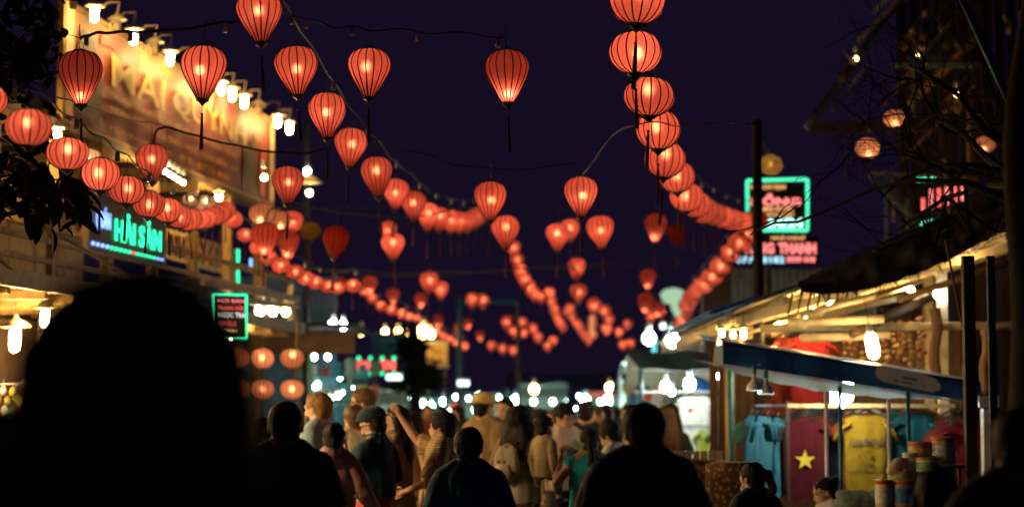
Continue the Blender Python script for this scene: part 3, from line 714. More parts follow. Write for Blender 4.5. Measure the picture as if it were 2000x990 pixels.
# jars and packets on the stepped shelf
JS = empty('stepped_shelf', (at(1790,0,15.3).x, 15.3, 0), 0, 'dark stepped shelf stacked with lidded jars', 'shelf')
jx = JS.location.x
for v, u0, u1, d in ((906, 1775, 1885, .3), (938, 1740, 1800, .3), (990, 1700, 1775, .4)):
    a, b_ = at(u0, v, 15.3), at(u1, v, 15.3)
    box('tread', ((a.x + b_.x)/2 - jx, 0, a.z - .015), (b_.x - a.x, d, .03), M['darkmetal'], JS)
    for x in (a.x + .02, b_.x - .02): box('leg', (x - jx, .1, a.z/2 - .015), (.025,.025,a.z - .03), M['darkmetal'], JS)
content = [mat('jar_content_%d' % i, c, .4, .35, 40, spec=.5) for i, c in enumerate([(.62,.48,.28),(.5,.33,.15),(.66,.6,.45),(.3,.34,.2)])]
labm = [mat('jar_label_%d' % i, c, .5, .4, 30) for i, c in enumerate([(.2,.42,.16),(.62,.55,.16),(.06,.22,.42),(.6,.62,.56)])]
lidm = [mat('jar_lid_orange', (.62,.20,.05), .45, .15), mat('jar_lid_red', (.5,.07,.04), .45, .15), mat('jar_lid_white', (.7,.7,.66), .45, .1)]
def jar(u, v0, v1, w, Y, c, lb, ld, label, group=None):
    a = at(u, v1, Y); h = px(v1 - v0, Y); r_ = px(w, Y) / 2
    r = empty('jar', a, random.uniform(0,6), label, 'jar', group)
    MB().lathe([(r_*.9,0),(r_,.01),(r_,h*.8),(r_*.92,h*.86)], 18).build('body', content[c], r, True)
    MB().lathe([(r_*1.008,h*.16),(r_*1.012,h*.2),(r_*1.012,h*.66),(r_*1.008,h*.7)], 18, cap=False).build('paper_label', labm[lb], r.children[0], True)
    MB().lathe([(r_*1.0,h*.86),(r_*1.03,h*.87),(r_*1.03,h*.985),(r_*.97,h)], 18).build('lid', lidm[ld], r, True)
random.seed(4)
jar(1842,853,906,46,15.3,0,3,0,'tall cream jar with orange lid, highest on the stepped shelf')
jar(1797,862,906,44,15.35,1,1,0,'yellow labelled jar with orange lid beside the tall cream jar')
jar(1812,893,921,44,15.1,2,0,0,'squat jar with green label in front of the taller jars')
jar(1778,884,921,30,15.2,2,3,2,'small jar with white lid at the shelf step')
jar(1765,920,939,56,15.2,3,0,0,'wide flat jar with orange lid below the leaning packet')
jar(1766,936,990,50,15.1,1,2,0,'blue labelled jar with orange lid on the lowest tread')
jar(1728,937,990,36,15.1,0,3,1,'slim cream jar with red lid on the lowest tread')
jar(1846,907,938,40,15.15,3,2,2,'dark jar half hidden below the tall cream jar')
for k in range(12):
    u = 1716 + k * 13; vb = 990 if u < 1770 else (939 if u < 1800 else 907)
    jar(u, vb - random.uniform(14,24), vb, random.uniform(12,18), 15.42 - .1 * (k % 2), k % 4, (k * 3) % 4, k % 3, 'little jar squeezed between the big ones on the stepped shelf', 'little jars on the stepped shelf')
def packet(u, v, Y, d, m_, label, group, rot=(0,0,0), seed=0):
    b = MB(); b.ell((0,0,0), (d[0]/2, d[1]/2, d[2]/2), 16, 10)
    b.v = [tuple(Vector(q) * (1 + .22 * noise.noise((q[0]*14 + seed, q[1]*14, q[2]*14)))) for q in b.v]
    o = b.build('packet', m_, None, True); o.location = at(u, v, Y); o.rotation_euler = rot
    return tag(o, label, 'packet', group)
packet(1752, 911, 15.15, (.11,.08,.18), content[0], 'cream paper packet leaning against the jars', None, (0,.7,0), 3)
for i in range(8):
    packet(1652 + (i % 4) * 20 + random.uniform(-5,5), 985 - (i // 4) * 16 + random.uniform(-4,4), 15.4, (.16,.14,.085), M['tarpwhite'], 'crumpled white plastic packet in the heap on the counter', 'white packets on the counter', (0,random.uniform(-.4,.4),0), i)
CT = empty('counter', (at(1680,0,15.5).x, 15.5, 0), 0, 'low counter under the white packets', 'counter')
zc = at(0, 994, 15.4).z
box('top', (0,0,zc - .03), (.75,.6,.04), M['wood'], CT)
for sx in (-.33,.33):
    for sy in (-.25,.25): box('leg', (sx,sy,(zc-.05)/2), (.04,.04,zc-.05), M['wood'], CT)

# tables with brown patterned heaps in mid street right
for k, (u, v, Y, w, lb) in enumerate(((1360,900,17.0,.42,'trader table draped in gold and brown patterned cloth behind the man in stripes'), (1428,905,16.6,.30,'second smaller draped table beside the woman with the ponytail'))):
    p = at(u, v, Y); tb = empty('draped_table', (p.x, Y, 0), 0, lb, 'table')
    pm = pattern('brocade_%d' % k, (.16,.08,.03), (.60,.36,.08), 'spot', 22)
    def dr(a, b, w=w, p=p):
        an = a * 2 * math.pi; fl = 1 + .06 * math.sin(an * 9) * (1 - b); q = w * fl * (1.0 - .12 * b)
        return (q * math.cos(an) * .8, q * math.sin(an) * .6, p.z * b)
    MB().grid(dr, 60, 10).build('cloth_drape', pm, tb, True)
    MB().lathe([(w*.60,p.z),(w*.55,p.z+.015)], 20).build('table_top', pm, tb, True)
    if k == 0:
        for i in range(7):
            bx = MB().box((0,0,.03), (.05,.05,.06)); bx.box((0,0,.065), (.054,.054,.01)); o = bx.build('small_box', content[0]); o.location = (p.x - .2 + i * .065, Y - .05, p.z + .016)
            tag(o, 'small cream box in the row on the brown draped table', 'box', 'cream boxes on the draped table')

# ---------------------------------------------------------------- neon signs at the right
Y = 30.0
def np_(u, v): return at(u, v, Y)
c = np_(1515, 480)
NG = empty('neon_sign', c, 0, 'tall neon sign framed in green with pink and mint letter rows', 'sign')
def nb2(u0, v0, u1, v1, w, em, name='neon_tube'):
    MB().tube([np_(u0,v0) - c, np_(u1,v1) - c], px(w, Y)/2, 8).build(name, E[em], NG)
q0, q1 = np_(1452,345) - c, np_(1582,455) - c
box('panel', ((q0.x+q1.x)/2, .06, (q0.z+q1.z)/2), (q1.x-q0.x, .04, q0.z-q1.z), M['signblack'], NG)
nb2(1459,353,1576,350,6,'greenhot'); nb2(1577,350,1577,450,6,'greenhot'); nb2(1459,353,1461,445,6,'greenhot'); nb2(1462,449,1577,450,6,'greenhot')
def nt2(s, u, v, w, h, em, bold=.03):
    text(s, 'neon_lettering', E[em], NG, frame(np_(u,v) - c + Vector((0,-.02,0)), (1,0,0), (0,0,1)), px(w,Y), px(h,Y), .004, bold)
nt2('KHÁCH SẠN', 1466, 372, 68, 13, 'amber'); nt2('HỒNG', 1466, 402, 98, 24, 'pink', .05); nt2('MINI HOTEL', 1486, 413, 64, 9, 'amber'); nt2('PHÒNG LẠNH', 1488, 424, 62, 9, 'amber')
nt2('24/24', 1497, 446, 72, 20, 'mint', .05)
NH = empty('neon_sign', np_(1520,516), 0, 'lower neon sign reading HUNG THANH in pink over pale blue figures', 'sign')
c = np_(1520,516); NGk = NG; NG = NH
q0, q1 = np_(1436,460) - c, np_(1600,516) - c
box('panel', ((q0.x+q1.x)/2, .06, (q0.z+q1.z)/2), (q1.x-q0.x, .04, q0.z-q1.z), M['signblack'], NG)
nt2('NHÀ NGHỈ', 1506, 468, 66, 8, 'amber', .03)
nt2('HUNG', 1446, 496, 66, 22, 'pink', .05); nt2('THANH', 1520, 496, 74, 22, 'pink', .05); nt2('0773 8182', 1438, 514, 94, 13, 'cyan', .03); nt2('0939 018', 1536, 513, 56, 12, 'pink', .05)
sup = MB().tube([np_(1500,516) + Vector((0,.1,0)), np_(1500,900) + Vector((0,.1,0))], .05, 8).build('sign_post', M['darkmetal']); tag(sup, 'dark post carrying the two neon signs', 'pole')
p = at(1478, 235, 21); o = MB().tube([(p.x, 21, 0), (p.x, 21, p.z)], [.065,.05], 10).build('utility_pole', M['bark'], None, True); tag(o, 'bare dark utility pole in front of the neon signs', 'pole')
p = at(1505, 318, 24)
SLr = empty('street_lamp', p, 0, 'dim yellow street-lamp head behind the utility pole', 'lamp')
MB().lathe([(.03,.1),(.12,.05),(.16,-.04),(.10,-.12),(.03,-.15)], 12).build('lamp_head', M['silkgold'], SLr, True)
bulb('mini', 'lantlow', SLr, (0,0,-.02), .8)
MB().tube([(0,0,.08),(-.1,0,.3),(-.18,0,.2)], .02, 6).build('bracket_arm', M['darkmetal'], SLr)
# slatted strip of shutter under the signs
p = at(1500, 560, 31)
gb = empty('apartment_building', (p.x + .6, 33, 0), 0, 'dim grey-green slatted house front behind the neon signs', 'building')
gm = mat('grey_green_wall', (.22,.27,.24), .8, .2, 3)
box('wall', (.6, .4, 2.0), (4.0, .3, 4.0), M['wooddark'], gb)
for i in range(22): box('slat', (-.9 + i * .11, 0, 2.0), (.085, .05, 3.9), gm, gb)

# ---------------------------------------------------------------- dark timber house upper right
HO = empty('timber_house', (5.6, 27, 0), 0, 'dark tall timber house behind bare twigs at the market edge', 'house')
ho = Vector((5.6, 27, 0)); random.seed(14)
for i in range(8, 26):
    x = 3.95 + i * .165
    zt = min(8.2, 5.0 + (x - 3.95) * 1.6)
    box('wall_plank', Vector((x, 26.6 + random.uniform(-.02,.02), zt/2)) - ho, (.14, .035, zt), M['wooddark'], HO)
MB().tube([at(1575,250,26.2) - ho, at(1705,75,26.2) - ho, at(1800,-60,26.2) - ho], .05, 7).build('verge_pole', M['bamboo'], HO)
MB().tube([at(1775,205,25.9) - ho, at(1915,70,25.9) - ho], .06, 7).build('verge_pole', M['wood'], HO)
MB().beam(at(1755,88,26.0) - ho, at(1890,84,26.0) - ho, .06, .10).build('tie_beam', M['wooddark'], HO)
MB().beam(at(1580,250,26.9) - ho, at(1960,245,26.9) - ho, .1, .14).build('tie_beam', M['wooddark'], HO)
for u in (1845, 1905): MB().beam(at(u,0,26.1) - ho, at(u,470,26.1) - ho, .13, .1, (0,1,0)).build('post', M['wooddark'], HO)
random.seed(71)
for i in range(22):
    u0, v0 = random.uniform(1600,1900), random.uniform(20,400); an = random.choice((0, .05, 1.5, 1.57, -.9, -.8, .8)); L_ = random.uniform(80,220)
    MB().tube([at(u0, v0, 25.3 + random.uniform(-.5,.9)) - ho, at(u0 + L_*math.cos(an), v0 + L_*math.sin(an), 25.3 + random.uniform(-.5,.9)) - ho], random.uniform(.015,.04), 6).build('scaffold_pole', M['bamboo'] if i % 2 else M['wood'], HO)
def roofp(a, b): return at(1570 + 240 * a, 245 - 310 * a, 26.0 + 1.8 * b) - ho + Vector((0,0,.08))
MB().grid(roofp, 6, 3).build('roof', M['roofdark'], HO)
random.seed(6)
for u, v in ((1765,93),(1803,94),(1848,91),(1872,90),(1778,73),(1783,62),(1803,73),(1808,28),(1840,58),(1852,195),(1872,200),(1850,220),(1870,218),(1963,38),(1972,62),(1995,30),(1668,120),(1645,155)):
    a = at(u, v, 25.7)
    b = MB(); b.lathe([(.012,-.05),(.045,-.03),(.05,.01),(.03,.05),(.01,.07)], 8); b.tube([(0,0,.06),(0,0,.22)], .004, 4)
    o = b.build('gourd_ornament', M['silkgold'] if v % 2 else shellm[2], None, True); o.location = a; o.rotation_euler = (0, random.uniform(-1.4,1.4), 0)
    tag(o, 'small dull gold gourd ornament hanging on the dark house front', 'ornament', 'gourd ornaments on the dark house')
for u, v, Y, k in ((1672,75,25.5,'warm'),(1790,70,25.6,'warm'),(1868,145,25.5,'warm')):
    hung_lamp(u, v + 40, Y, 'mini', 'faint', 'faint small bulb on the dark house front', 'faint bulbs on the dark house', 1.3, .15)
# LED drop tubes
for i in range(6):
    u = 1803 + i * 15.5; a, b_ = at(u, 372 - i * 2 + (i == 0) * 15, 24.5), at(u, 412 - i * 4, 24.5); c0, c1 = at(u, 432 - i * 2.2, 24.5), at(u, 446 - i * 2.2, 24.5)
    r = empty('led_drop', a, 0, 'hanging LED drop with pink upper and green lower glow on the dark house', 'led light', 'LED drops on the dark house')
    MB().tube([a - a, b_ - a], .022, 7).build('pink_section', E['pink'] if i % 2 else E['red'], r); MB().tube([b_ - a, c0 - a], .006, 5).build('cord', M['cable'], r); MB().tube([c0 - a, c1 - a], .028, 7).build('green_section', E['greenhot'], r)
MB_ = [(1795,351),(1805,350),(1822,350)]
for u, v in MB_:
    o = MB().ell((0,0,0), (.035,.03,.03), 8, 6).build('led_bead', E['greenhot'], None, True); o.location = at(u, v, 24.5); tag(o, 'round green LED bead above the hanging LED drops', 'led light', 'green LED beads')

# ---------------------------------------------------------------- big bare tree at the right with twigs
p = at(2012, 600, 9.6)
BT = empty('bare_tree', (p.x, 9.6, 0), 0, 'big black bare tree trunk at the street edge with a web of twigs', 'tree')
bo = BT.location
pts = smoothpath([(0.02,0,0), (0,0,1.0), (.05,0,2.0), (.02,.1,2.9), (.12,.2,3.6), (.3,.3,4.6)], 4)
MB().tube(pts, [.20 - .012 * i * .6 + .015 * noise.noise((i,3,0)) for i in range(len(pts))], 12).build('trunk', M['bark'], BT, True)
random.seed(19)
tw = MB()
def vpx(q):
    q = q + bo; y = q.y * math.cos(PITCH) + (q.z - CZ) * math.sin(PITCH); return 495 - F * ((q.z - CZ) * math.cos(PITCH) - q.y * math.sin(PITCH)) / y
def grow(p, d, L, r, depth):
    n = 4; pts = [p]; q = p.copy(); dd = d.copy()
    for i in range(n):
        dd = (dd + Vector((random.uniform(-.35,.35), random.uniform(-.25,.25), random.uniform(-.28,.3)))).normalized()
        if vpx(q + dd * (L / n)) > 500: dd.z = abs(dd.z) + .1; dd.normalize()
        q = q + dd * (L / n); pts.append(q.copy())
    uu = 1000 + F * (pts[-1] + bo).x / (pts[-1] + bo).y
    if depth > 0 and (uu < 1400 or (uu < 1600 and vpx(pts[-1]) < 310)): return
    (tw if depth > 1 else limbs).tube(pts, [r * (1 - .6 * i / n) for i in range(n + 1)], 4 if depth > 1 else 6)
    if depth < 5:
        for k in range(3 if depth < 4 else 2):
            i = random.randint(1, n); nd = (dd + Vector((random.uniform(-.9,.5), random.uniform(-.5,.5), random.uniform(-.7,.8)))).normalized()
            grow(pts[i], nd, L * random.uniform(.5,.78), r * .5, depth + 1)
for (u0, v0, u1, v1, r) in ((1990,400,1800,300,.022),(1985,380,1850,180,.03),(1990,400,1720,330,.02),(1980,330,1940,120,.02),(1990,300,1760,200,.022),(1985,360,1640,360,.012)):
    limbs = MB()
    a = at(u0, v0, 9.8) - bo; e_ = at(u1, v1, 11 + random.uniform(-.8,1.5)) - bo
    d = (e_ - a); grow(a, d.normalized(), d.length * 1.15, r, 0)
    limbs.build('limb', M['bark'], BT)
for (u, v, du, dv, Y) in ((1560,400,-160,60,12),(1600,360,-180,130,12),(1640,330,-120,-100,12.5),(1700,250,-60,-160,12.5),(1500,420,-130,90,13),(1660,300,-100,120,12)):
    limbs = tw
    a = at(u, v, Y) - bo; e_ = at(u + du, v + dv, Y) - bo; d = e_ - a; grow(a, d.normalized(), d.length, .005, 3)
tag(tw.build('twigs', M['bark'], BT), kind='stuff')
o = MB().tube([at(1872,-20,10.2), at(2030,325,10.2)], .022, 10).build('bamboo_pole', M['tealpost'], None, True); tag(o, 'blue-green bamboo pole slanting through the top corner', 'pole')
# ---------------------------------------------------------------- silk lanterns
PT = [(.13,.36),(.20,.352),(.29,.325),(.38,.265),(.445,.175),(.485,.08),(.5,0),(.49,-.10),(.46,-.20),(.41,-.31),(.35,-.42),(.285,-.53),(.22,-.64),(.16,-.745),(.125,-.81)]
PR = [(.13,.37),(.22,.355),(.31,.32),(.40,.25),(.46,.16),(.493,.06),(.5,-.03),(.485,-.12),(.445,-.21),(.385,-.29),(.31,-.355),(.22,-.405),(.14,-.43)]
UM = {}
def lantern_meshes(kind, hi):
    prof = PT if kind == 'T' else PR
    nr = 16; n = 48 if hi else 16
    if not hi: prof = prof[::2] if prof[-1] in prof[::2] else prof[::2] + [prof[-1]]
    b = MB(); vs = []
    for r, z in prof:
        for i in range(n):
            a = 2 * math.pi * i / n; k = (i * nr / n) % 1
            rr = r * (1 - (.028 * math.sin(math.pi * k) if hi else .01))
            vs.append((rr * math.cos(a), rr * math.sin(a), z))
    fs = [(j*n+i, (j+1)*n+i, (j+1)*n+(i+1)%n, j*n+(i+1)%n) for j in range(len(prof)-1) for i in range(n)]
    b.add(vs, fs); shade = b
    rb = MB()
    for i in range(nr if hi else 12):
        a = 2 * math.pi * i / (nr if hi else 12); c, s = math.cos(a), math.sin(a)
        rb.tube([(r * 1.004 * c, r * 1.004 * s, z) for r, z in prof], .015 if hi else .014, 4)
    zb = prof[-1][1]; rbm = prof[-1][0]
    top = MB().lathe([(.145,.345),(.15,.36),(.15,.40),(.11,.405),(.11,.36)], 14)
    loop = MB().tube([(-.09,0,.39),(-.085,0,.50),(-.02,0,.56),(.03,0,.56),(.085,0,.50),(.09,0,.39)], .006, 5); loop.tube([(0,0,.36),(.01,0,.46),(0,0,.56),(0,0,.95)], .009, 5)
    bot = MB().lathe([(rbm*1.05,zb+.02),(rbm*1.12,zb-.02),(rbm*.95,zb-.05),(rbm*.5,zb-.09),(rbm*.35,zb-.12),(.01,zb-.15)], 14)
    for i in range(10):
        a = i * .628; bot.ell((rbm*1.05*math.cos(a), rbm*1.05*math.sin(a), zb-.035), (.018,.018,.018), 6, 4)
    ts = MB().tube([(0,0,zb-.14),(0,0,zb-.30)], .005, 4)
    ts.ell((0,0,zb-.33), (.032,.032,.032), 8, 6)
    ts.tube([(0,0,zb-.36),(0,0,zb-.42),(.004,0,zb-.75),(.008,0,zb-1.08)], [.016,.026,.034,.040], 8)
    if hi:
        for i in range(14):
            a = i * .449; ts.tube([(.02*math.cos(a), .02*math.sin(a), zb-.42), (.035*math.cos(a)+.008, .035*math.sin(a), zb-1.09 - .02 * (i % 3))], .006, 3)
    d = dict(ribs=rb.mesh('ribs', M['rib']), top_cap=top.mesh('top_cap', M['black'], True), hanging_wire=loop.mesh('hanging_wire', M['cable']),
             bottom_cap=bot.mesh('bottom_cap', M['black'], True), tassel=ts.mesh('tassel', M['tassel'], True))
    d['rib'] = MB().tube([(r * 1.004, 0, z) for r, z in prof], .015, 4).mesh('rib', M['rib'])
    d['shade'] = shade.mesh('shade', None, hi); d['shade'].materials.append(M['silkred'])
    return d
BU = {k: MB().ell((0,0,0), (.075,.075,.09), 8, 5).mesh('bulb', E[k], True) for k in ('lant','lanthot','lantlow')}
random.seed(99)
HOOK = {}
def lantern(u, v, w, kind, st, label, group=None, silkm=None, chain=None, tass=True, Wm=None):
    Wm = Wm or (.27 if kind == 'T' else .33)
    Y = Wm * F / w; hi = w >= 34; k = (kind, hi)
    if k not in UM: UM[k] = lantern_meshes(kind, hi)
    vo = v + (-.22 * w if kind == 'T' else -.03 * w)      # root sits at the widest ring
    p = at(u, vo, Y)
    r = empty('silk_lantern', p, random.uniform(0, 6.28), label, 'lantern', group)
    r.scale = (Wm * random.uniform(.96, 1.04),) * 2 + (Wm * random.uniform(.94, 1.05),); r.rotation_euler.x = random.gauss(0,.05); r.rotation_euler.y = random.gauss(0,.05)
    P_ = {}
    near = w >= 58
    for nm in ('shade', 'ribs', 'top_cap', 'hanging_wire', 'bottom_cap') + (('tassel',) if tass else ()):
        par = r if nm in ('shade', 'top_cap', 'bottom_cap') else P_[{'ribs': 'shade', 'hanging_wire': 'top_cap', 'tassel': 'bottom_cap'}[nm]]
        if nm == 'ribs' and near:
            for i in range(16): mk('rib', UM[k]['rib'], par).rotation_euler.z = i * math.pi / 8
            continue
        o = P_[nm] = mk(nm, UM[k][nm], par)
        if nm == 'ribs': o['kind'] = 'stuff'
        if nm == 'shade' and silkm:
            o.material_slots[0].link = 'OBJECT'; o.material_slots[0].material = M[silkm]
    if st == 'b': mk('bulb', BU[random.choice(('lant','lant','lanthot'))], r, (random.uniform(-.05,.05), random.uniform(-.05,.05), (-.12 if kind == 'T' else .02) + random.uniform(-.06,.1)))
    elif st == 'l': mk('bulb', BU['lantlow'], r, (.04, -.05, -.60 if kind == 'T' else -.22))
    if chain: HOOK.setdefault(chain, []).append(p + Vector((0, 0, .93 * Wm)))
    return p
def chain(name, kind, items, label, silkm=None, tass=True, st='b', Wm=None):
    for it in items: lantern(it[0], it[1], it[2], kind, it[3] if len(it) > 3 else st, label, name, silkm, name, tass, Wm)
A = [(506,35,92),(578,140,85),(639,227,76),(686,289,67),(735,345,64),(774,380,54),(808,402,50),(836,424,46),(858,430,43),(879,434,41),(897,436,39),(914,435,37),(928,428,35),(940,421,33)]
chain('long middle teardrop string', 'T', A, 'glowing red teardrop lantern on the long string sagging across the middle of the street')
Lc = [(-30,196,84),(56,250,88),(132,301,80),(196,341,76),(247,372,70),(290,399,62),(328,411,56),(350,424,53),(368,429,51),(385,430,48),(401,428,46),(415,422,45),(428,418,44),(440,412,42),(455,429,40)]
chain('round string before the restaurant', 'R', Lc, 'glowing red round lantern on the string running along the timber restaurant', Wm=.22)
Rc = [(1245,2,114),(1241,104,104),(1268,190,98),(1286,254,90),(1299,312,82),(1322,346,72),(1341,385,66),(1358,400,62),(1376,412,58),(1393,418,54),(1410,424,52),(1428,430,50),(1445,434,48),(1462,434,46),(1478,431,46)]
chain('round string at the right', 'R', Rc, 'glowing red round lantern on the near string curving towards the neon signs')
Rd = [(1462,458,46),(1444,475,46),(1425,496,44),(1407,520,43),(1390,541,42),(1375,556,40),(1362,569,38),(1350,582,36),(1342,596,34),(1337,611,30),(1332,626,28),(1330,641,26)]
chain('round string below the neon', 'R', Rd, 'glowing red round lantern on the string dropping away below the neon signs')
Lf = [(479,460,34),(505,484,35),(524,502,36),(548,518,37),(576,531,36),(597,543,35),(617,552,33),(640,560,31),(660,562,29),(690,558,32),(712,570,22),(727,583,23),(744,597,24),(765,605,24),(785,612,23),(800,617,19),(815,622,18),(828,632,18),(840,641,18),(852,649,18),(865,656,18),(878,664,18),(892,670,18),(907,675,18)]
chain('round string down the left', 'R', Lf, 'glowing red round lantern on the long string dipping towards the far stalls', Wm=.20)
Bc = [(1003,485,28),(1010,510,28),(1016,532,28),(1025,550,28),(1035,563,26),(1045,575,24),(1056,582,22),(1073,574,22),(1077,590,22),(1083,606,21),(1088,619,20),(1093,631,20),(1098,641,18)]
chain('small teardrop string', 'T', Bc, 'small glowing red teardrop lantern on the steep string in the street middle')
Cc = [(1113,603,19),(1108,611,18),(1118,619,18),(1127,634,18),(1133,643,18),(1141,655,18),(1150,664,18)]
chain('far teardrop string', 'T', Cc, 'tiny glowing red teardrop lantern on the farthest string', tass=False)
chain('far round string', 'R', [(1157,622,16),(1157,634,16),(1156,645,16),(1157,655,17)], 'tiny amber round lantern on the short upright string far down the street', 'silkorange', False)
# lanterns hung singly
def one(u, v, w, st, label, kind='T', group=None, silkm=None, Wm=None): lantern(u, v, w, kind, st, label, group, silkm, Wm=Wm)
one(157,152,88,'l','dim dark red teardrop lantern glowing only at its lower tip before the billboard start')
one(398,142,87,'b','glowing red teardrop lantern with dark tassel hanging before the letters QUYNH')
one(721,144,86,'b','glowing red teardrop lantern hanging alone right of the middle string top')
one(990,150,86,'l','dim red teardrop lantern alone on the high wire end, bright at the tip')
one(297,321,66,'b','glowing red teardrop lantern on a bent arm below the billboard')
one(562,363,65,'b','glowing red teardrop lantern beside the blue-green spot bulb')
one(958,393,63,'b','glowing red teardrop lantern where the middle string rises again')
one(987,453,54,'b','glowing red teardrop lantern at the head of the steep small string')
one(1135,385,66,'b','large glowing red teardrop lantern above a pair over the street middle')
one(1172,453,54,'b','glowing red teardrop lantern right below the large one over the street middle')
one(1090,463,46,'b','glowing red teardrop lantern overlapping another left below the large one')
one(1113,451,40,'b','red teardrop lantern half hidden behind its neighbour below the large one')
one(1281,445,46,'l','dim red teardrop lantern left of the round string by the neon signs')
one(1322,460,40,'o','unlit dark teardrop lantern beside the dim one near the round string')
one(657,474,54,'o','unlit brown teardrop lantern hanging alone in the dark')
one(519,468,55,'l','dim maroon teardrop lantern on a bent arm over the round string')
one(563,478,46,'l','dim red teardrop lantern with bright lower end beside the maroon one')
one(572,437,42,'b','glowing red teardrop lantern behind the dark tassel by the orange lanterns')
one(759,452,34,'b','red teardrop lantern half hidden behind the front one of a pair')
one(767,482,46,'b','glowing red teardrop lantern in front of a pair below the middle string')
one(838,552,38,'b','glowing red teardrop lantern, left of a close pair over far stalls')
one(861,568,32,'b','glowing red teardrop lantern, right of a close pair over far stalls')
for u, v, w in ((1127,525,36),(1130,573,34)): one(u, v, w, 'b', 'small red teardrop lantern in the upright pair under the large one', group='upright pair')
for u, v, w in ((1265,545,34),(1262,592,34),(663,556,28),(722,556,31),(767,579,28),(822,586,25),(1282,604,26)): one(u, v, w, 'l', 'small dim red teardrop lantern glowing at its lower half', group='small dim lanterns')
for u, v, w in ((923,588,28),(943,590,27)): one(u, v, w, 'b', 'small glowing red lantern of the pair before the blue crossbar', group='pair at the blue crossbar')
for u, v, w, st in ((914,631,20,'l'),(895,641,20,'l'),(937,655,17,'l'),(857,627,22,'l'),(990,630,24,'b'),(1003,648,20,'b'),(1019,632,22,'b'),(1040,643,20,'b'),(1023,652,18,'b'),(1051,660,20,'b'),(960,677,18,'b'),(981,682,20,'b'),(1001,684,16,'b'),(1070,678,18,'b'),(1080,666,18,'b'),(1226,634,18,'b'),(1209,650,18,'b'),(1217,674,20,'b'),(1232,672,20,'b'),(1160,598,29,'b'),(1181,610,25,'b'),(1188,624,23,'b'),(1185,644,23,'b'),(1271,620,22,'b'),(1290,610,22,'b')):
    one(u, v, w, st, 'tiny glowing red teardrop lantern scattered far down the street', group='far scattered lanterns')
for u, v, w in ((512,418,52),(546,431,46)): one(u, v, w, 'l', 'pale orange round lantern below the billboard end', 'R', 'pale orange pair', 'silkorange', .28)
one(606,452,44,'o','unlit gold round lantern behind the red teardrop lanterns','R',None,'silkgold',.3)
for u, v, w, q in ((402,398,40,.21),(374,390,36,.18),(172,312,56,.26)): one(u, v, w, 'b', 'cream white glowing round lantern hung under the restaurant eave', 'R', 'cream lanterns under the eave', 'silkwhite', q)
for u in (462, 512, 571):
    for v in (700, 760): one(u, v, 47, 'b' if u != 462 else 'l', 'orange round lantern in the hanging grid before the teal shop', 'R', 'orange lantern grid', 'silkorange', .275)
for u, v, w in ((1747,232,44),(1694,290,52),(1925,282,40),(1982,238,44)): one(u, v, w, 'l', 'dull orange round lantern showing its bare bulb on the dark house', 'R', 'lanterns on the dark house', 'silkorange', .26)
one(892,797,30,'b','glowing orange-red ball lantern low among the far stall lights','R')

# cables carrying them
CS = [MB().lathe([(.012,-.03),(.016,-.02),(.014,.02),(.008,.035)], 7).mesh('lamp_socket', M['steel'], True)]
def cable(pts, r, label, group=None, sockets=0, wav=.012):
    P = smoothpath(pts, 8); ph = random.uniform(0, 9)
    P = [q + Vector((0, 0, wav * math.sin(i * .9 + ph))) for i, q in enumerate(P)]
    root = empty('cable', P[0], 0, label, 'cable', group)
    MB().tube([q - P[0] for q in P], r, 5).build('wire', M['cable'], root)
    if sockets:
        for i in range(4, len(P), sockets): mk('lamp_socket', CS[0], root, P[i] - P[0] + Vector((0,0,-.03)))
for nm, pts in HOOK.items():
    if len(pts) > 2:
        pts = [pts[0] + (pts[0] - pts[1]) * .8] + pts
        cable(pts, .006, 'dark cable carrying the ' + nm, None, 11)
cable([at(555,22,12.2), at(640,50,12.2), at(721,57,12.2), at(850,64,12.2), at(990,72,12.2)], .005, 'thin cable running from the middle string top to the high lone lantern', None, 9)
cable([at(-40,62,11.9), at(70,62,11.9), at(156,76,11.9)], .003, 'thin wire running from the leafy tree to the bent lantern arm')
cable([at(156,76,11.9), at(185,66,11.9), at(235,63,11.9), at(330,60,11.9), at(440,45,11.9), at(470,42,11.9)], .010, 'thick bent cable arm holding the dim lantern before the billboard', None, 14, .004)
cable([at(300,282,15.9), at(306,256,15.9), at(330,250,15.9), at(400,270,15.9), at(500,292,15.9), at(590,300,15.9), at(660,285,15.9)], .010, 'curved cable arm holding the lantern below the billboard', None, 0, .004)
cable([at(-20,130,12.5), at(140,200,12.8), at(330,250,15.5)], .005, 'thin wire slanting across the billboard')
cable([at(519,430,19), at(524,415,19), at(545,405,19), at(640,408,19), at(760,402,19)], .007, 'bent cable arm holding the maroon lantern', None, 0, .004)
cable([at(720,270,16), at(820,300,16), at(950,330,16), at(1130,322,16)], .005, 'long thin wire crossing the empty sky in the middle')
cable([at(560,395,20), at(760,425,20), at(950,402,20), at(1100,408,20), at(1220,402,20)], .006, 'thin wire crossing behind the middle string')
cable([at(520,515,26), at(700,530,26), at(900,532,26), at(1100,520,26), at(1320,505,26)], .010, 'grey wire spanning the whole street below the middle string')
cable([at(560,520,27), at(800,541,27), at(1000,527,27), at(1320,520,27)], .008, 'second grey wire just under the spanning grey wire')
cable([at(1130,350,17), at(1220,250,14), at(1330,245,14.2), at(1480,240,16)], .005, 'thin wire crossing in front of the right round string')
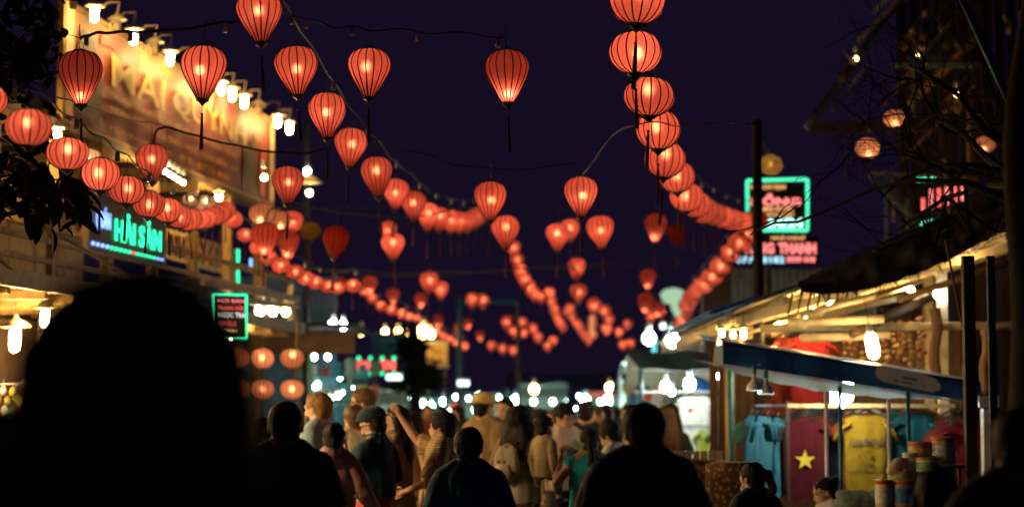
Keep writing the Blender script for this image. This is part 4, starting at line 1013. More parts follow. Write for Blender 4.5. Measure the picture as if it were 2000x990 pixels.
# ---------------------------------------------------------------- far stalls, canopies, lights
random.seed(44)
def stall(u0, u1, vtop, Y, canopy, label, drop=.18, back=None, depth=2.2):
    a, b = at(u0, vtop, Y), at(u1, vtop, Y); w = b.x - a.x; cx_ = (a.x + b.x) / 2
    r = empty('market_stall', (cx_, Y, 0), 0, label, 'stall')
    def cn(s, t_): return (-w/2 + w * s, depth * t_, a.z - drop * abs(2 * t_ - 1) ** 1.5 + .02 * math.sin(s * 9))
    MB().grid(cn, 10, 8).build('canopy', M[canopy], r, True)
    MB().box((0,-.01,a.z - drop - .07), (w, .02, .16)).build('valance', M[canopy], r)
    for sx in (-1, 1):
        for y in (.03, depth - .03): MB().tube([(sx * (w/2 - .03), y, 0), (sx * (w/2 - .03), y, a.z - drop)], .025, 6).build('post', M['steel'], r)
    box('table', (0, .5, .42), (w * .92, .8, .84), M['wooddark'], r)
    if back: box('backdrop', (0, depth - .08, a.z / 2 - .1), (w * .96, .03, a.z - .35), back, r)
    return r, cx_, w, a.z
whb = mat('stall_back_pale', (.5,.56,.54), .7, .3, 3); tlb = mat('stall_back_teal', (.07,.24,.26), .7, .4, 3); grb = mat('stall_back_green', (.2,.34,.2), .7, .4, 3)
specs = [(690,800,757,40,'tarpwhite','pale stall with white lights left of the plaid man',whb), (800,905,762,46,'tarpteal','teal stall with white lights behind the raised arm',tlb),
 (905,975,768,52,'tarpwhite','pale far stall behind the man in a hat',whb), (975,1065,757,58,'tarpteal','dark teal far stall in the street middle',tlb), (1150,1240,752,52,'tarpred','red canopied far stall beside the big teal canopy',grb),
 (1222,1318,704,31,'tarpwhite','glowing white canopied stall above the green-white bulbs',whb), (1015,1110,748,46,'tarpwhite','pale lit stall under the street canopy end',whb), (605,700,728,34,'tarpteal','teal lit stall beside the red LED sign',tlb),
 (560,690,757,36,'tarpwhite','white lit stall behind the blond man',whb), (1205,1300,742,34,'tarpteal','bright stall with tiered canopies left of the white shirts',whb)]
for (u0,u1,v,Y,cn_,lb,bk) in specs:
    r, cx_, w, z = stall(u0, u1, v, Y, cn_, lb, back=bk)
    for i in range(max(2, int(w / .55))):
        hung_lamp(0,0,0,'globe','whitefar','white bulb inside the ' + lb.split(' with')[0].split(' behind')[0],'bulbs inside: ' + lb, 1.1, .2, False, Vector((cx_ - w*.4 + w*.8*(i + .5)/max(2, int(w / .55)), Y + 1.2, z - .42)))
    for i in range(int(w / .28)):
        carton((cx_ - w/2 + .15 + i * .27, Y + .35, .84), (.2,.2,random.uniform(.1,.5)), random.randrange(7), 'goods box on the table of the ' + lb.split(' with')[0].split(' behind')[0], 'goods: ' + lb)
FB = [(684,752,.6,1),(722,765,.8,0),(770,763,1.2,0),(818,768,1.0,0),(668,782,.8,0),(676,792,.8,0),(737,792,1.5,0),(748,800,1.5,0),(795,790,1.1,0),(782,792,1.0,0),(800,778,.9,0),(826,788,1.3,0),(842,792,1.4,0),(866,784,1.4,0),(866,796,1.4,0),(935,772,1.0,0),(690,806,1.0,0),
      (1010,777,1.2,0),(1030,776,1.2,0),(996,777,.8,0),(1059,772,1.2,0),(1082,772,1.2,0),(1094,773,1.1,0),(1131,773,.6,0),(1126,800,.9,0),(1122,838,.9,0),
      (1227,796,1.3,0),(1268,789,1.2,0),(1288,791,1.3,0),(1292,758,1.5,0),(1310,763,1.0,0),(1240,725,1.2,0),(1335,732,1.2,0),(588,792,1.0,0),(604,800,1.2,0),(640,800,1.2,0),(655,812,1.4,0),(668,830,1.2,0),(575,806,.9,0),(648,845,1.0,0),(700,790,1.0,0),(725,780,1.0,0),(760,800,1.2,0),(778,778,.9,0),(890,775,.8,0),(915,778,.8,0),(960,780,.9,0),(975,776,.8,0)]
for u, v, sc, wm in FB:
    Y = 44 if u < 980 else (60 if u < 1200 else 33)
    hung_lamp(u, v, Y, 'globe', 'warmsoft' if wm else 'whitefar', 'round white bulb among the far market stalls', 'white bulbs of the far stalls', sc * Y / 46, .4)
for u, v, sc in ((705,648,1.2),(752,648,1.0),(778,646,1.1),(795,652,.8),(826,648,1.9),(842,652,1.2),(1043,760,1.4),(1191,757,1.3),(674,752,1.4)):
    hung_lamp(u, v, 42, 'globe', 'warmsoft', 'soft yellow bulb above the far left signs', 'yellow bulbs of the far street', sc * 1.3, .4)
for u, v, w in ((1228,716,20),(770,736,30),(905,748,22),(1280,715,34),(1310,668,26),(1268,662,26),(1250,775,40),(1295,637,10),(1300,720,30)):
    p = at(u, v, 38); r = empty('tube_light', p, 0, 'short white strip light over the far stalls', 'lamp', 'strip lights over far stalls')
    MB().tube([(-px(w,38)/2,0,0), (px(w,38)/2,0,.0)], .05, 8).build('tube', emat('strip_light', (.8,1,.9), 3.0) if 'strip_light' not in bpy.data.materials else bpy.data.materials['strip_light'], r, True)
    box('housing', (0,0,.07), (px(w,38)*1.05,.06,.04), M['white'], r)
    MB().tube([(0,0,.08),(0,0,.5)], .006, 4).build('cord', M['cable'], r)
# big teal canopy across the street end
a, b = at(985, 722, 50), at(1215, 718, 50)
r = empty('street_canopy', ((a.x+b.x)/2, 50, 0), 0, 'wide dim teal canopy spanning the far end of the street', 'canopy')
def cc(s, t_): return ((a.x - b.x)/2 + (b.x - a.x) * s, 3 * t_, a.z - px(34,50) * (1 - t_) - .08 * math.sin(math.pi * s))
MB().grid(cc, 16, 6).build('sheet', M['tarpteal'], r, True)
for s in (0.01, .99): MB().tube([cc(s, 0) , Vector(cc(s, 0)) * Vector((1,1,0))], .04, 6).build('post', M['tealpost'], r)
for i in range(5): hung_lamp(0,0,0,'globe','whitefar','white bulb hanging under the wide teal street canopy','bulbs under the street canopy',2.2,.25,False, Vector((a.x + (b.x-a.x)*(.1+.2*i), 51.2, a.z - .75)))
# blue goal-post arch
random.seed(88)
for i in range(34):
    u, v = (random.uniform(1212,1330), random.uniform(705,805)) if i < 20 else (random.uniform(560,700), random.uniform(735,800))
    hung_lamp(u, v, random.uniform(31.5,35), 'globe', random.choice(('whitefar','cool','whitefar')), 'little green-white bulb in the cluttered stalls either side of the street', 'little bulbs of the cluttered stalls', random.uniform(.35,.75), .2)
for i in range(26):
    u, v = random.uniform(1215,1325), random.uniform(735,830)
    p = at(u, v, random.uniform(31.3,32.5)); b_ = MB(); b_.ell((0,0,0), (.07,.05,.10), 10, 8); b_.tube([(0,0,.09),(0,0,.3)], .004, 4)
    o = b_.build('hanging_bag', GOODS[random.choice((1,3,3,0,2,5))], None, True); o.location = p; tag(o, 'small bright bag hanging in the stall of green-white bulbs', 'bag', 'hanging bags of the glowing stall')
p0, p1 = at(897, 578, 40), at(1012, 590, 40)
r = empty('arch', (p0.x, 40, 0), 0, 'thin blue steel arch standing over the far street', 'arch')
MB().tube([(0,0,0),(0,0,p0.z)], .05, 8).build('post', M['tealpost'], r); MB().tube([(0,0,p0.z-.12),(p1.x-p0.x,0,p0.z-.12)], .045, 8).build('crossbar', M['tealpost'], r); MB().tube([(p1.x-p0.x,0,0),(p1.x-p0.x,0,p0.z-.08)], .03, 8).build('post', M['darkmetal'], r)
# red LED sign with green dots
c = at(735, 714, 36)
r = empty('led_sign', c, 0, 'small red LED letter sign edged with green lights over the far left stalls', 'sign')
w, h = px(82,36), px(30,36)
box('panel', (0,.03,0), (w,.04,h), M['signblack'], r)
text('HANG', 'lettering', E['red'], r, frame((-w*.46,0,-h*.26), (1,0,0), (0,0,1)), w*.5, h*.6, .004, .09); text('TAI', 'lettering', E['red'], r, frame((w*.1,0,-h*.26), (1,0,0), (0,0,1)), w*.36, h*.6, .004, .09)
for i in range(4):
    for z in (-1, 1): mk('led', dot['green'], r, (-w*.42 + i * w*.28, -.01, z * h * .5)).scale = (2.2,)*3
# boards and trees of the far left
def board(u0,v0,u1,v1,Y,m_,label,marks=()):
    a, b = at(u0,v0,Y), at(u1,v1,Y); cx_ = (a.x+b.x)/2
    r = empty('sign_board', (cx_,Y,b.z), 0, label, 'sign'); w = b.x-a.x; h = a.z-b.z
    box('panel', (0,0,h/2), (w,.05,h), m_, r)
    for z in (0,h): box('frame_bar', (0,-.01,z), (w+.06,.07,.04), M['steel'], r)
    for sx in (-1,1): MB().tube([(sx*w*.4,.05,-b.z),(sx*w*.4,.05,0)], .035, 6).build('post', M['darkmetal'], r)
    for x, z, ww, hh, mm in marks: box('printed_mark', (x*w, -.03, z*h), (ww*w, .01, hh*h), mm, r)
yb = mat('board_yellow', (.50,.36,.14), .6, .2, 3); bb = mat('board_blue', (.05,.24,.34), .6, .2, 3); bl2 = mat('board_pale_mark', (.3,.45,.5), .6, .2, 3)
board(833,668,874,716,43,yb,'yellow-brown board beside the dark round tree',((0,.62,.5,.12,mat('board_brown_mark',(.3,.17,.05))),))
board(727,652,786,700,41,bb,'blue board with a pale printed line above the red LED sign',((.05,.75,.5,.10,bl2),(0,.1,.9,.16,mat('board_red_mark',(.35,.12,.1)))))
def bushy(u, v, Y, rx, rz, label, n=420, mm='leaf'):
    p = at(u, v, Y); r = empty('street_tree', (p.x, Y, 0), 0, label, 'tree')
    MB().tube([(0,0,0),(.05,0,p.z*.5),(0,0,p.z)], [.12,.09,.05], 8).build('trunk', M['bark'], r, True)
    for k in range(5):
        an = k * 1.26; MB().tube([(0,0,p.z - rz*.6),(rx*.4*math.cos(an),rx*.4*math.sin(an),p.z),(rx*.75*math.cos(an),rx*.75*math.sin(an),p.z+rz*.4)], [.05,.03,.012], 5).build('limb', M['bark'], r)
    b = MB()
    cl = [Vector((random.gauss(0,.45)*rx, random.gauss(0,.45)*rx, random.gauss(0,.45)*rz)) for _ in range(14)]
    for i in range(n):
        q = random.choice(cl) + Vector((random.gauss(0,.2)*rx, random.gauss(0,.2)*rx, random.gauss(0,.2)*rz)); s_ = random.uniform(.05,.11)
        d1 = Vector((random.gauss(0,1),random.gauss(0,1),random.gauss(0,.5))).normalized(); d2 = d1.orthogonal().normalized()
        q = q + Vector((0,0,p.z)); b.add([q - d1*s_, q + d2*s_*.4, q + d1*s_, q - d2*s_*.4], [(0,1,2,3)])
    tag(b.build('crown', M[mm], r), kind='stuff')
bushy(805, 685, 39, .45, .5, 'dark round tree between the blue board and the yellow board', 700)
bushy(815, 745, 38, .5, .28, 'small leafy bush lit green below the red LED sign', 500)
# balcony with slats at the right, far
p = at(1345, 690, 36)
r = empty('balcony_house', (p.x, 37, 0), 0, 'far house with brown slatted balcony below the dropping lantern string', 'house')
for i in range(13): box('baluster', (-.45 + i*.075, -.95, p.z), (.035,.035,px(40,36)), M['plank'], r)
for dz in (-.19,.19): box('balcony_rail', (0,-.95,p.z+dz), (1.05,.05,.05), M['plank'], r)
box('balcony_floor', (0,-.4,p.z-.24), (1.1,1.2,.08), M['wooddark'], r); box('wall', (.1,.3,p.z/2), (1.3,.15,p.z), M['wooddark'], r)
box('teal_column', (-.62,-.9,p.z-.9), (.09,.09,2.3), M['tealpost'], r)
p = at(1268, 662, 35.6); hung_lamp(1268, 660, 35.6, 'globe', 'cool', 'green-white lamp at the balcony corner', None, 2.2, .3); hung_lamp(1313, 664, 35.6, 'globe', 'cool', 'green-white lamp over the balcony rail', None, 2.4, .3)
# pale green illuminated shape behind the string
p = at(1315, 585, 40)
r = empty('lit_sign', p, 0, 'pale green lit umbrella-shaped sign behind the dropping lantern string', 'sign')
b = MB(); pts = [(-.26,.12),(-.18,.2),(0,.24),(.18,.2),(.26,.1),(.24,-.05),(.14,-.14),(.16,-.3),(.06,-.36),(-.02,-.22),(-.06,-.08),(-.2,-.06)]
n = len(pts); b.add([(x,0,z) for x,z in pts] + [(x,.08,z) for x,z in pts], [tuple(range(n-1,-1,-1)), tuple(range(n,2*n))] + [(i,(i+1)%n,(i+1)%n+n,i+n) for i in range(n)])
b.build('face', emat('pale_sign_glow', (.55,.85,.55), .75), r); MB().tube([(0,.1,-.3),(0,.1,-p.z)], .04, 6).build('post', M['darkmetal'], r)

# bright white-shirt stall right of centre
a, b = at(1235, 0, 27), at(1428, 0, 27)
WS = empty('clothes_stall', ((a.x+b.x)/2, 28, 0), 0, 'brightly lit clothes stall hung with white and yellow shirts', 'stall')
wx = WS.location.x; zt = at(0, 722, 26).z
box('backdrop', (0,.9,1.2), (b.x-a.x,.04,2.4), mat('mint_wall', (.42,.55,.50), .7, .35, 2), WS)
def awn(s, t_): return (-.68 + 1.36*s, -2.2 + 3.1*t_, zt + .32*t_ + .02*math.sin(s*12))
MB().grid(awn, 12, 6).build('awning', M['tarpteal'], WS, True)
box('rail', (0,-1.0,at(0,765,27).z), (1.35,.03,.03), M['steel'], WS); box('rail', (0,-.2,at(0,735,27).z+.1), (1.35,.03,.03), M['steel'], WS); box('rail', (0,-1.2,at(0,832,27).z), (1.35,.03,.03), M['steel'], WS)
for sx in (-.66,.66): MB().tube([(sx,-2.1,0),(sx,-2.1,zt)], .03, 8).build('post', M['tealpost'], WS)
box('counter', (0,-1.6,.4), (1.3,.5,.8), M['wooddark'], WS)
def blot(r): MB().ell((-.05,-.05,-.2), (.03,.006,.025), 8, 5).build('chest_print', inkred, r)
shirt(1355,770,27.0,'white','white T-shirt with a red chest mark in the bright clothes stall',None,0,1.05,0,blot)
shirt(1402,775,27.2,'lime','yellow-green T-shirt beside the white one in the clothes stall',None,.5,1.0,1)
for i,u in enumerate((1375,1412)): shirt(u,722,27.9,'white','white T-shirt on the upper rail of the clothes stall','upper white shirts',.1*i,1.0,i)
shirt(1425,765,27.5,'white','white T-shirt at the right end of the clothes stall',None,.2,1.0,2)
for i,(u,c_) in enumerate(((1345,'white'),(1378,'lime'),(1310,'rust'),(1402,'sky'))): shirt(u,838,26.8,c_,'small %s child shirt on the lower rail of the clothes stall' % ({'white':'white','lime':'yellow-green','rust':'rust','sky':'blue'}[c_]),None,.1,.55,i)
for u,v,sc in ((1300,755,1.4),(1347,750,1.6),(1312,765,.9),(1395,735,1.2)): hung_lamp(u,v,26.2,'globe','white','bright white bulb in the clothes stall','white bulbs of the clothes stall',sc,.3)
for i,(u,v) in enumerate(((1246,752),(1262,765),(1235,735),(1275,740))): hung_lamp(u,v,32,'globe','cool','green-white bulb left of the clothes stall','green-white bulbs left of the clothes stall',1.5,.3)
random.seed(9)
for i in range(12):
    u,v = random.uniform(1232,1300), random.uniform(770,850); p = at(u,v,28.5)
    carton(p, (.16,.14,.14), random.randrange(7), 'bright goods box stacked left of the white shirts', 'goods left of the clothes stall')
gr = empty('goods_shelf', (at(1266,0,28.5).x, 28.6, 0), 0, 'pale shelf frame holding the bright goods left of the white shirts', 'shelf')
for z in (1.1,1.4,1.7): box('board', (0,0,z), (.6,.3,.02), M['white'], gr)
for sx in (-.28,.28): box('upright', (sx,.1,.9), (.03,.03,1.8), M['white'], gr)
# umbrella (blue) over it
p = at(1362, 752, 27.6); r = empty('parasol', (p.x, 27.6, 0), 0, 'small dark blue parasol behind the white bulb of the clothes stall', 'parasol')
MB().lathe([(.26,p.z-.1),(.2,p.z),(.1,p.z+.08),(.01,p.z+.12)], 10, cap=False).build('canopy', M['tarpblue'], r); MB().tube([(0,0,0),(0,0,p.z+.12)], .012, 6).build('pole', M['steel'], r)
# ---------------------------------------------------------------- people
def remesh(b, vox, it, name, material, amp=0, freq=(6,6,3), seed=0):
    tmp = bpy.data.objects.new('tmp', b.mesh('tmp')); COL.objects.link(tmp)
    m1 = tmp.modifiers.new('r', 'REMESH'); m1.mode = 'VOXEL'; m1.voxel_size = vox; m1.use_smooth_shade = True
    m2 = tmp.modifiers.new('s', 'SMOOTH'); m2.factor = .5; m2.iterations = it
    dg = bpy.context.evaluated_depsgraph_get()
    me = bpy.data.meshes.new_from_object(tmp.evaluated_get(dg)); old = tmp.data
    bpy.data.objects.remove(tmp); bpy.data.meshes.remove(old)
    if amp:
        ns = [v.normal.copy() for v in me.vertices]
        for v, n_ in zip(me.vertices, ns):
            c = v.co; k = noise.noise((c.x*freq[0] + seed, c.y*freq[1], c.z*freq[2])) + .5 * noise.noise((c.x*freq[0]*2.3, c.y*freq[1]*2.3 + seed, c.z*freq[2]*1.7))
            v.co = c + n_ * (amp * k)
    me.name = name; me.materials.clear(); me.materials.append(material); me.shade_smooth()
    return me
CLOTH = {}
def cl(c, rough=.9):
    if isinstance(c, bpy.types.Material): return c
    if c not in CLOTH: CLOTH[c] = mat('cloth_%d' % len(CLOTH), c, rough, .18, 7, .3, 120, spec=.15, sheen=.15)
    return CLOTH[c]
DEF = {-1: ((-.07,-.02,-.27), (-.02,.07,-.24)), 1: ((.07,-.02,-.27), (.02,.07,-.24))}
def build_person(hair='short', hairm='blackhair', top=(.02,.02,.03), sleeve=.75, hem=.86, bottom='trousers', bcol=(.04,.04,.05), larm=None, rarm=None,
                 turn=0, nod=0, skinm='skin', width=1.0, facedet=False, beard=None, collar=False, hood=False, hat=None, glasses=False, sit=False, vox=.014, loose=.018, mask=False, hairscale=1.0, headk=1.0):
    """returns list of (part name, mesh) in local space, standing 1.70 m tall, facing +Y"""
    out = []
    dz = -.47 if sit else 0
    ww = width
    sh = {sx: Vector((sx * .168 * ww, -.008, 1.362 + dz)) for sx in (-1, 1)}
    arm = {}
    for sx, spec in ((-1, larm), (1, rarm)):
        e, w_ = spec if spec else DEF[sx]
        el = sh[sx] + Vector(e); wr = el + Vector(w_); d = Vector(w_).normalized(); arm[sx] = (sh[sx], el, wr, d)
    HM = Matrix.Translation((0, -.01, 1.465 + dz)) @ Matrix.Rotation(R(turn), 4, 'Z') @ Matrix.Rotation(R(-nod), 4, 'X') @ Matrix.Diagonal((1.1 * headk, 1.06 * headk, 1.02 * headk, 1)) @ Matrix.Translation((0, .01, -1.50))
    def hd(c): return HM @ Vector(c)
    he = (R(-nod), 0, R(turn)); MB.headrot = he; MB.headk = headk
    # skin
    b = MB()
    b.ell(hd((0,0,1.605)), (.075,.094,.096), 16, 12, he); b.ell(hd((0,.032,1.553)), (.060,.062,.082), 14, 10, he); b.ell(hd((0,.05,1.502)), (.034,.035,.026), 10, 8, he)
    b.ell(hd((0,.094,1.556)), (.012,.018,.026), 8, 6, he); b.ell(hd((0,.086,1.522)), (.024,.014,.014), 8, 6, he)
    for sx in (-1, 1): b.ell(hd((sx*.078,-.004,1.578)), (.011,.02,.031), 8, 6, he); b.ell(hd((sx*.03,.078,1.605)), (.028,.016,.012), 8, 6, he)
    b.tube([(0,-.02,1.38+dz),(0,-.014,1.46+dz),hd((0,-.004,1.55))], [(.07,.062),(.058,.058),(.056,.06)], 12)
    tors = [((0,0,.92+dz),(.158*ww,.112)), ((0,0,1.0+dz),(.15*ww,.108)), ((0,.005,1.10+dz),(.138*ww,.10)), ((0,0,1.25+dz),(.158*ww,.112)), ((0,-.008,1.36+dz),(.165*ww,.10)), ((0,-.014,1.42+dz),(.12*ww,.072)), ((0,-.016,1.45+dz),(.07,.058))]
    b.tube([p for p,_ in tors], [r for _,r in tors], 16)
    for sx in (-1, 1):
        s_, e_, w_, d = arm[sx]
        b.ell(s_, (.056,.056,.056), 10, 8); b.tube([(sx*.03,-.015,1.475+dz), (sx*.09*ww,-.015,1.425+dz), s_], [.045,.046,.05], 8)
        b.tube([s_, s_.lerp(e_,.45), e_, e_.lerp(w_,.35), w_, w_ + d*.02], [.053,.049,.040,.041,.028,.026], 10)
        b.ell(w_ + d*.05, (.026,.026,.045), 10, 8, d.to_track_quat('Z','Y').to_euler())
        hp = Vector((sx*.088*ww, 0, .92+dz)); 
        if sit: kn = hp + Vector((sx*.08,.40,.02)); an = Vector((kn.x, kn.y + .02, .08))
        else: kn = Vector((sx*.095, .012, .49)); an = Vector((sx*.095,-.012,.085))
        b.tube([hp, hp.lerp(kn,.5), kn, kn.lerp(an,.3), an], [.088,.074,.052,.052,.036], 12)
        b.ell(an + Vector((0,.06,-.045)), (.042,.12,.036), 10, 8)
    body = remesh(b, vox, 4, 'body', M[skinm])
    fb = MB()
    for sx in (-1, 1):   # five fingers each, slightly curled
        s_, e_, w_, d = arm[sx]; q = w_ + d*.075
        x = d.cross(Vector((0,1,0)) if abs(d.y) < .9 else Vector((0,0,1))).normalized(); n_ = d.cross(x)
        for k in range(4):
            L = (.062,.072,.068,.052)[k]; r0 = q + n_*((k-1.5)*.0165); cu = x*(-sx)
            fb.tube([r0 - d*.02, r0 + d*L*.5, r0 + d*L*.85 + cu*L*.25, r0 + d*L + cu*L*.55], [.0088,.0085,.0075,.0055], 6)
        r0 = w_ + d*.035 + n_*(-.026); fb.tube([r0, r0 - n_*.028 + d*.022, r0 - n_*.03 + d*.055], [.011,.0095,.007], 6)
    bm = bmesh.new(); bm.from_mesh(body); bm.from_mesh(fb.mesh('f')); bm.to_mesh(body); bm.free(); body.shade_smooth()
    out.append(('body', body))
    # top
    if top is not None:
        lo = loose; b = MB()
        zs = [hem+dz, (hem+1.08)/2+dz, 1.10+dz, 1.25+dz, 1.36+dz, 1.425+dz, 1.462+dz]
        ws = [(.172*ww,.128),(.166*ww,.125),(.156*ww,.118),(.166*ww,.122),(.155*ww,.106),(.105*ww,.078),(.064,.056)]
        if hem < .75: ws[0] = (.25,.21); ws[1] = (.20,.16)
        b.tube([(0,-.004 if z > 1.3 else .0,z) for z in zs], [(a+lo, c+lo) for a, c in ws], 18)
        for sx in (-1, 1):
            s_, e_, w_, d = arm[sx]
            b.ell(s_, (.056+lo*.5,)*3, 10, 8); b.tube([(sx*.05,-.015,1.455+dz), (sx*.10*ww,-.015,1.415+dz), s_], [.038+lo*.5,.045+lo*.5,.052+lo*.5], 8)
            if sleeve > 0:
                if sleeve <= 1: b.tube([s_, s_.lerp(e_, sleeve*.5), s_.lerp(e_, sleeve)], [.058+lo*.6, .062+lo, .064+lo*1.15], 12)
                else: b.tube([s_, s_.lerp(e_,.5), e_, e_.lerp(w_,.5), e_.lerp(w_,.94)], [.058+lo*.6,.058+lo*.8,.05+lo*.8,.045+lo*.7,.036+lo*.5], 12)
        if collar:
            b.tube([(.066*math.cos(a), -.018+.066*math.sin(a), 1.462+dz - .02*math.sin(a)) for a in [i*.5236 for i in range(13)]], .016, 8)
        if hood: b.ell((0,-.115,1.40+dz), (.115,.055,.085), 14, 10, (.35,0,0)); b.ell((0,-.06,1.455+dz), (.095,.07,.035), 14, 8)
        out.append(('shirt', remesh(b, vox, 3, 'shirt', cl(top), .016, (9,9,4), len(out) + hem * 10)))
    b = MB()
    if bottom == 'skirt':
        b.tube([(0,0,1.06),(0,0,.9),(0,0,.6),(0,0,.35)], [(.15*ww,.115),(.185*ww,.15),(.22,.19),(.25,.22)], 18)
    else:
        b.tube([(0,0,.86+dz),(0,0,.95+dz),(0,0,1.04+dz)], [(.15*ww,.118),(.168*ww,.125),(.155*ww,.115)], 16)
        for sx in (-1, 1):
            hp = Vector((sx*.088*ww,0,.90+dz))
            if sit: kn = hp + Vector((sx*.08,.40,.04)); an = Vector((kn.x,kn.y+.02,.12))
            else: kn = Vector((sx*.095,.012,.49)); an = Vector((sx*.095,-.012,.10))
            if bottom == 'shorts': b.tube([hp, hp.lerp(kn,.5), kn], [.10,.098,.095], 12)
            else: b.tube([hp, hp.lerp(kn,.5), kn, kn.lerp(an,.5), an], [.098,.088,.07,.066,.062], 12)
    out.append((bottom, remesh(b, vox, 3, bottom, cl(bcol), .008, (7,7,3), 3)))
    b = MB()
    for sx in (-1, 1):
        an = Vector((sx*.095,-.012,.05)) if not sit else Vector((sx*.168*ww,.42,.05)); b.ell(an + Vector((0,.055,-.012)), (.046,.13,.036), 10, 6)
    sm = b.mesh('shoes', M['black'], True); out.append(('shoes', sm))
    # hair
    b = MB(); hs = hairscale
    if hair != 'none':
        b.ell(hd((0,-.016,1.626)), (.083*hs,.098*hs,.088*hs), 16, 12, he); b.ell(hd((0,-.05,1.578)), (.073*hs,.056*hs,.078*hs), 14, 10, he)
        if hair in ('short','thin'):
            b.ell(hd((0,.03,1.668)), (.06,.055,.032), 12, 8, he)
        if hair == 'long':
            for sx in (-1, 1): b.tube([hd((sx*.058,-.005,1.64)), hd((sx*.082*hs,-.02,1.54)), (sx*.092*hs,-.05,1.40+dz)], [.03,.034*hs,.028], 10)
            b.tube([hd((0,-.05,1.62)), hd((0,-.075,1.52)), (0,-.115,1.38+dz), (0,-.12,1.26+dz), (.01,-.11,1.16+dz)], [(.085*hs,.055),(.098*hs,.055),(.105*hs,.04),(.10*hs,.035),(.07,.02)], 14)
        if hair == 'bob':
            b.tube([hd((0,-.02,1.64)), hd((0,-.03,1.54)), (0,-.04,1.43+dz)], [(.09*hs,.08*hs),(.112*hs,.085*hs),(.10*hs,.06*hs)], 14)
        if hair == 'bobbig':
            b.ell(hd((0,-.01,1.60)), (.135,.13,.125), 18, 14); b.tube([(0,-.01,1.60),(0,-.01,1.52),(0,-.02,1.42),(0,-.02,1.28)], [(.134,.12),(.148,.115),(.15,.10),(.12,.07)], 18)
        if hair == 'pony':
            b.ell(hd((0,-.105,1.63)), (.026,.026,.026), 8, 6)
            b.tube([hd((0,-.10,1.63)), hd((.0,-.155,1.60)), hd((.01,-.16,1.48)), (.015,-.15,1.33+dz), (.02,-.135,1.18+dz)], [.02,.034,.036,.03,.008], 10)
        if hair == 'bun': b.ell(hd((0,-.11,1.655)), (.046,.04,.044), 12, 8)
        hm = remesh(b, vox * .8, 2, 'hair', M[hairm], .009 if hair != 'thin' else .002, (22,22,9), 5)
        out.append(('hair', hm))
        if vox < .018 and hair != 'thin':      # loose strands that break the outline
            sb = MB(); rs = random.Random(len(hm.vertices)); vv = hm.vertices; cap = hd((0,-.02,1.70)); lng = .5 if hair == 'short' else 1.0
            for _ in range(700 if hair != 'bobbig' else 1400):
                v_ = vv[rs.randrange(len(vv))]; n_ = v_.normal; dn = (v_.co - cap); dn = dn - n_ * dn.dot(n_)
                if dn.length < 1e-4: continue
                dn = (dn.normalized() + Vector((rs.gauss(0,.35), rs.gauss(0,.35), rs.gauss(0,.25)))).normalized(); L = rs.uniform(.025,.07) * lng; sd = n_.cross(dn).normalized() * .0014
                p0 = v_.co - n_ * .003; p1 = p0 + dn * L * .5 + n_ * rs.uniform(.003,.009); p2 = p0 + dn * L + n_ * rs.uniform(.0,.014)
                sb.add([p0 - sd, p0 + sd, p1 + sd, p1 - sd, p2], [(0,1,2,3),(3,2,4)])
            out.append(('hair_strands', sb.mesh('hair_strands', M[hairm])))
    if beard:
        b = MB(); b.ell(hd((0,.05,1.515)), (.058,.052,.05), 12, 8, he); b.ell(hd((0,.07,1.49)), (.04,.035,.04), 10, 8, he); out.append(('beard', remesh(b, vox*.7, 2, 'beard', M[beard], .005, (30,30,20))))
    if facedet:
        for sx in (-1, 1):
            out.append(('eye', MB().ell(hd((sx*.031,.085,1.588)), (.013,.006,.0055), 10, 6, he).mesh('eye', M['eye'], True)))
            out.append(('eyebrow', MB().ell(hd((sx*.033,.090,1.608)), (.019,.005,.004), 8, 5, he).mesh('eyebrow', M[hairm], True)))
        out.append(('lips', MB().ell(hd((0,.096,1.521)), (.021,.006,.007), 10, 6, he).mesh('lips', M['lip'], True)))
    if glasses:
        b = MB()
        for sx in (-1, 1):
            b.tube([hd((sx*.032 + .024*math.cos(a), .102, 1.588 + .02*math.sin(a))) for a in [i*.5236 for i in range(13)]], .0028, 5)
            b.tube([hd((sx*.056,.10,1.594)), hd((sx*.083,.05,1.594)), hd((sx*.086,-.015,1.588))], .003, 5)
        b.tube([hd((-.01,.104,1.592)), hd((.01,.104,1.592))], .0026, 5); out.append(('spectacles', b.mesh('spectacles', M['glass'], True)))
    if hat:
        b = MB(); b.ell(hd((0,-.005,1.665)), (.098,.115,.075), 16, 10, he); b.ell(hd((0,.0,1.642)), (.15 if hat != 'cap' else .09,.165,.013), 18, 6, he)
        out.append(('hat', remesh(b, .011, 2, 'hat', cl({'cap': (.02,.04,.05)}.get(hat, (.55,.38,.14))))))
    if mask: out.append(('face_mask', MB().ell(hd((0,.055,1.525)), (.062,.056,.05), 14, 10, he).mesh('face_mask', cl((.25,.5,.52)), True)))
    return out
def place(parts, u, Y, H, face, label, group=None, z=0, x=None, overrides=None):
    r = empty('person', ((u - 1000) / F * Y if x is None else x, Y, z), R(face), label, 'person', group)
    r.scale = (H / 1.70,) * 3
    bd = None
    for nm, me in parts:
        o = mk(nm, me, bd if nm in ('eye','eyebrow','lips') else r)
        if nm == 'body': bd = o
        if nm == 'hair': hb = o
        if nm == 'hair_strands': o.parent = hb; o['kind'] = 'stuff'
        if overrides and nm in overrides:
            o.material_slots[0].link = 'OBJECT'; o.material_slots[0].material = overrides[nm]
    return r
def person(u, vtop, Y, face, label, z=0, group=None, **k):
    top_z = at(u, vtop, Y).z - z
    return place(build_person(**k), u, Y, top_z * 1.70 / (1.215 if k.get('sit') else 1.685), face, label, group, z)

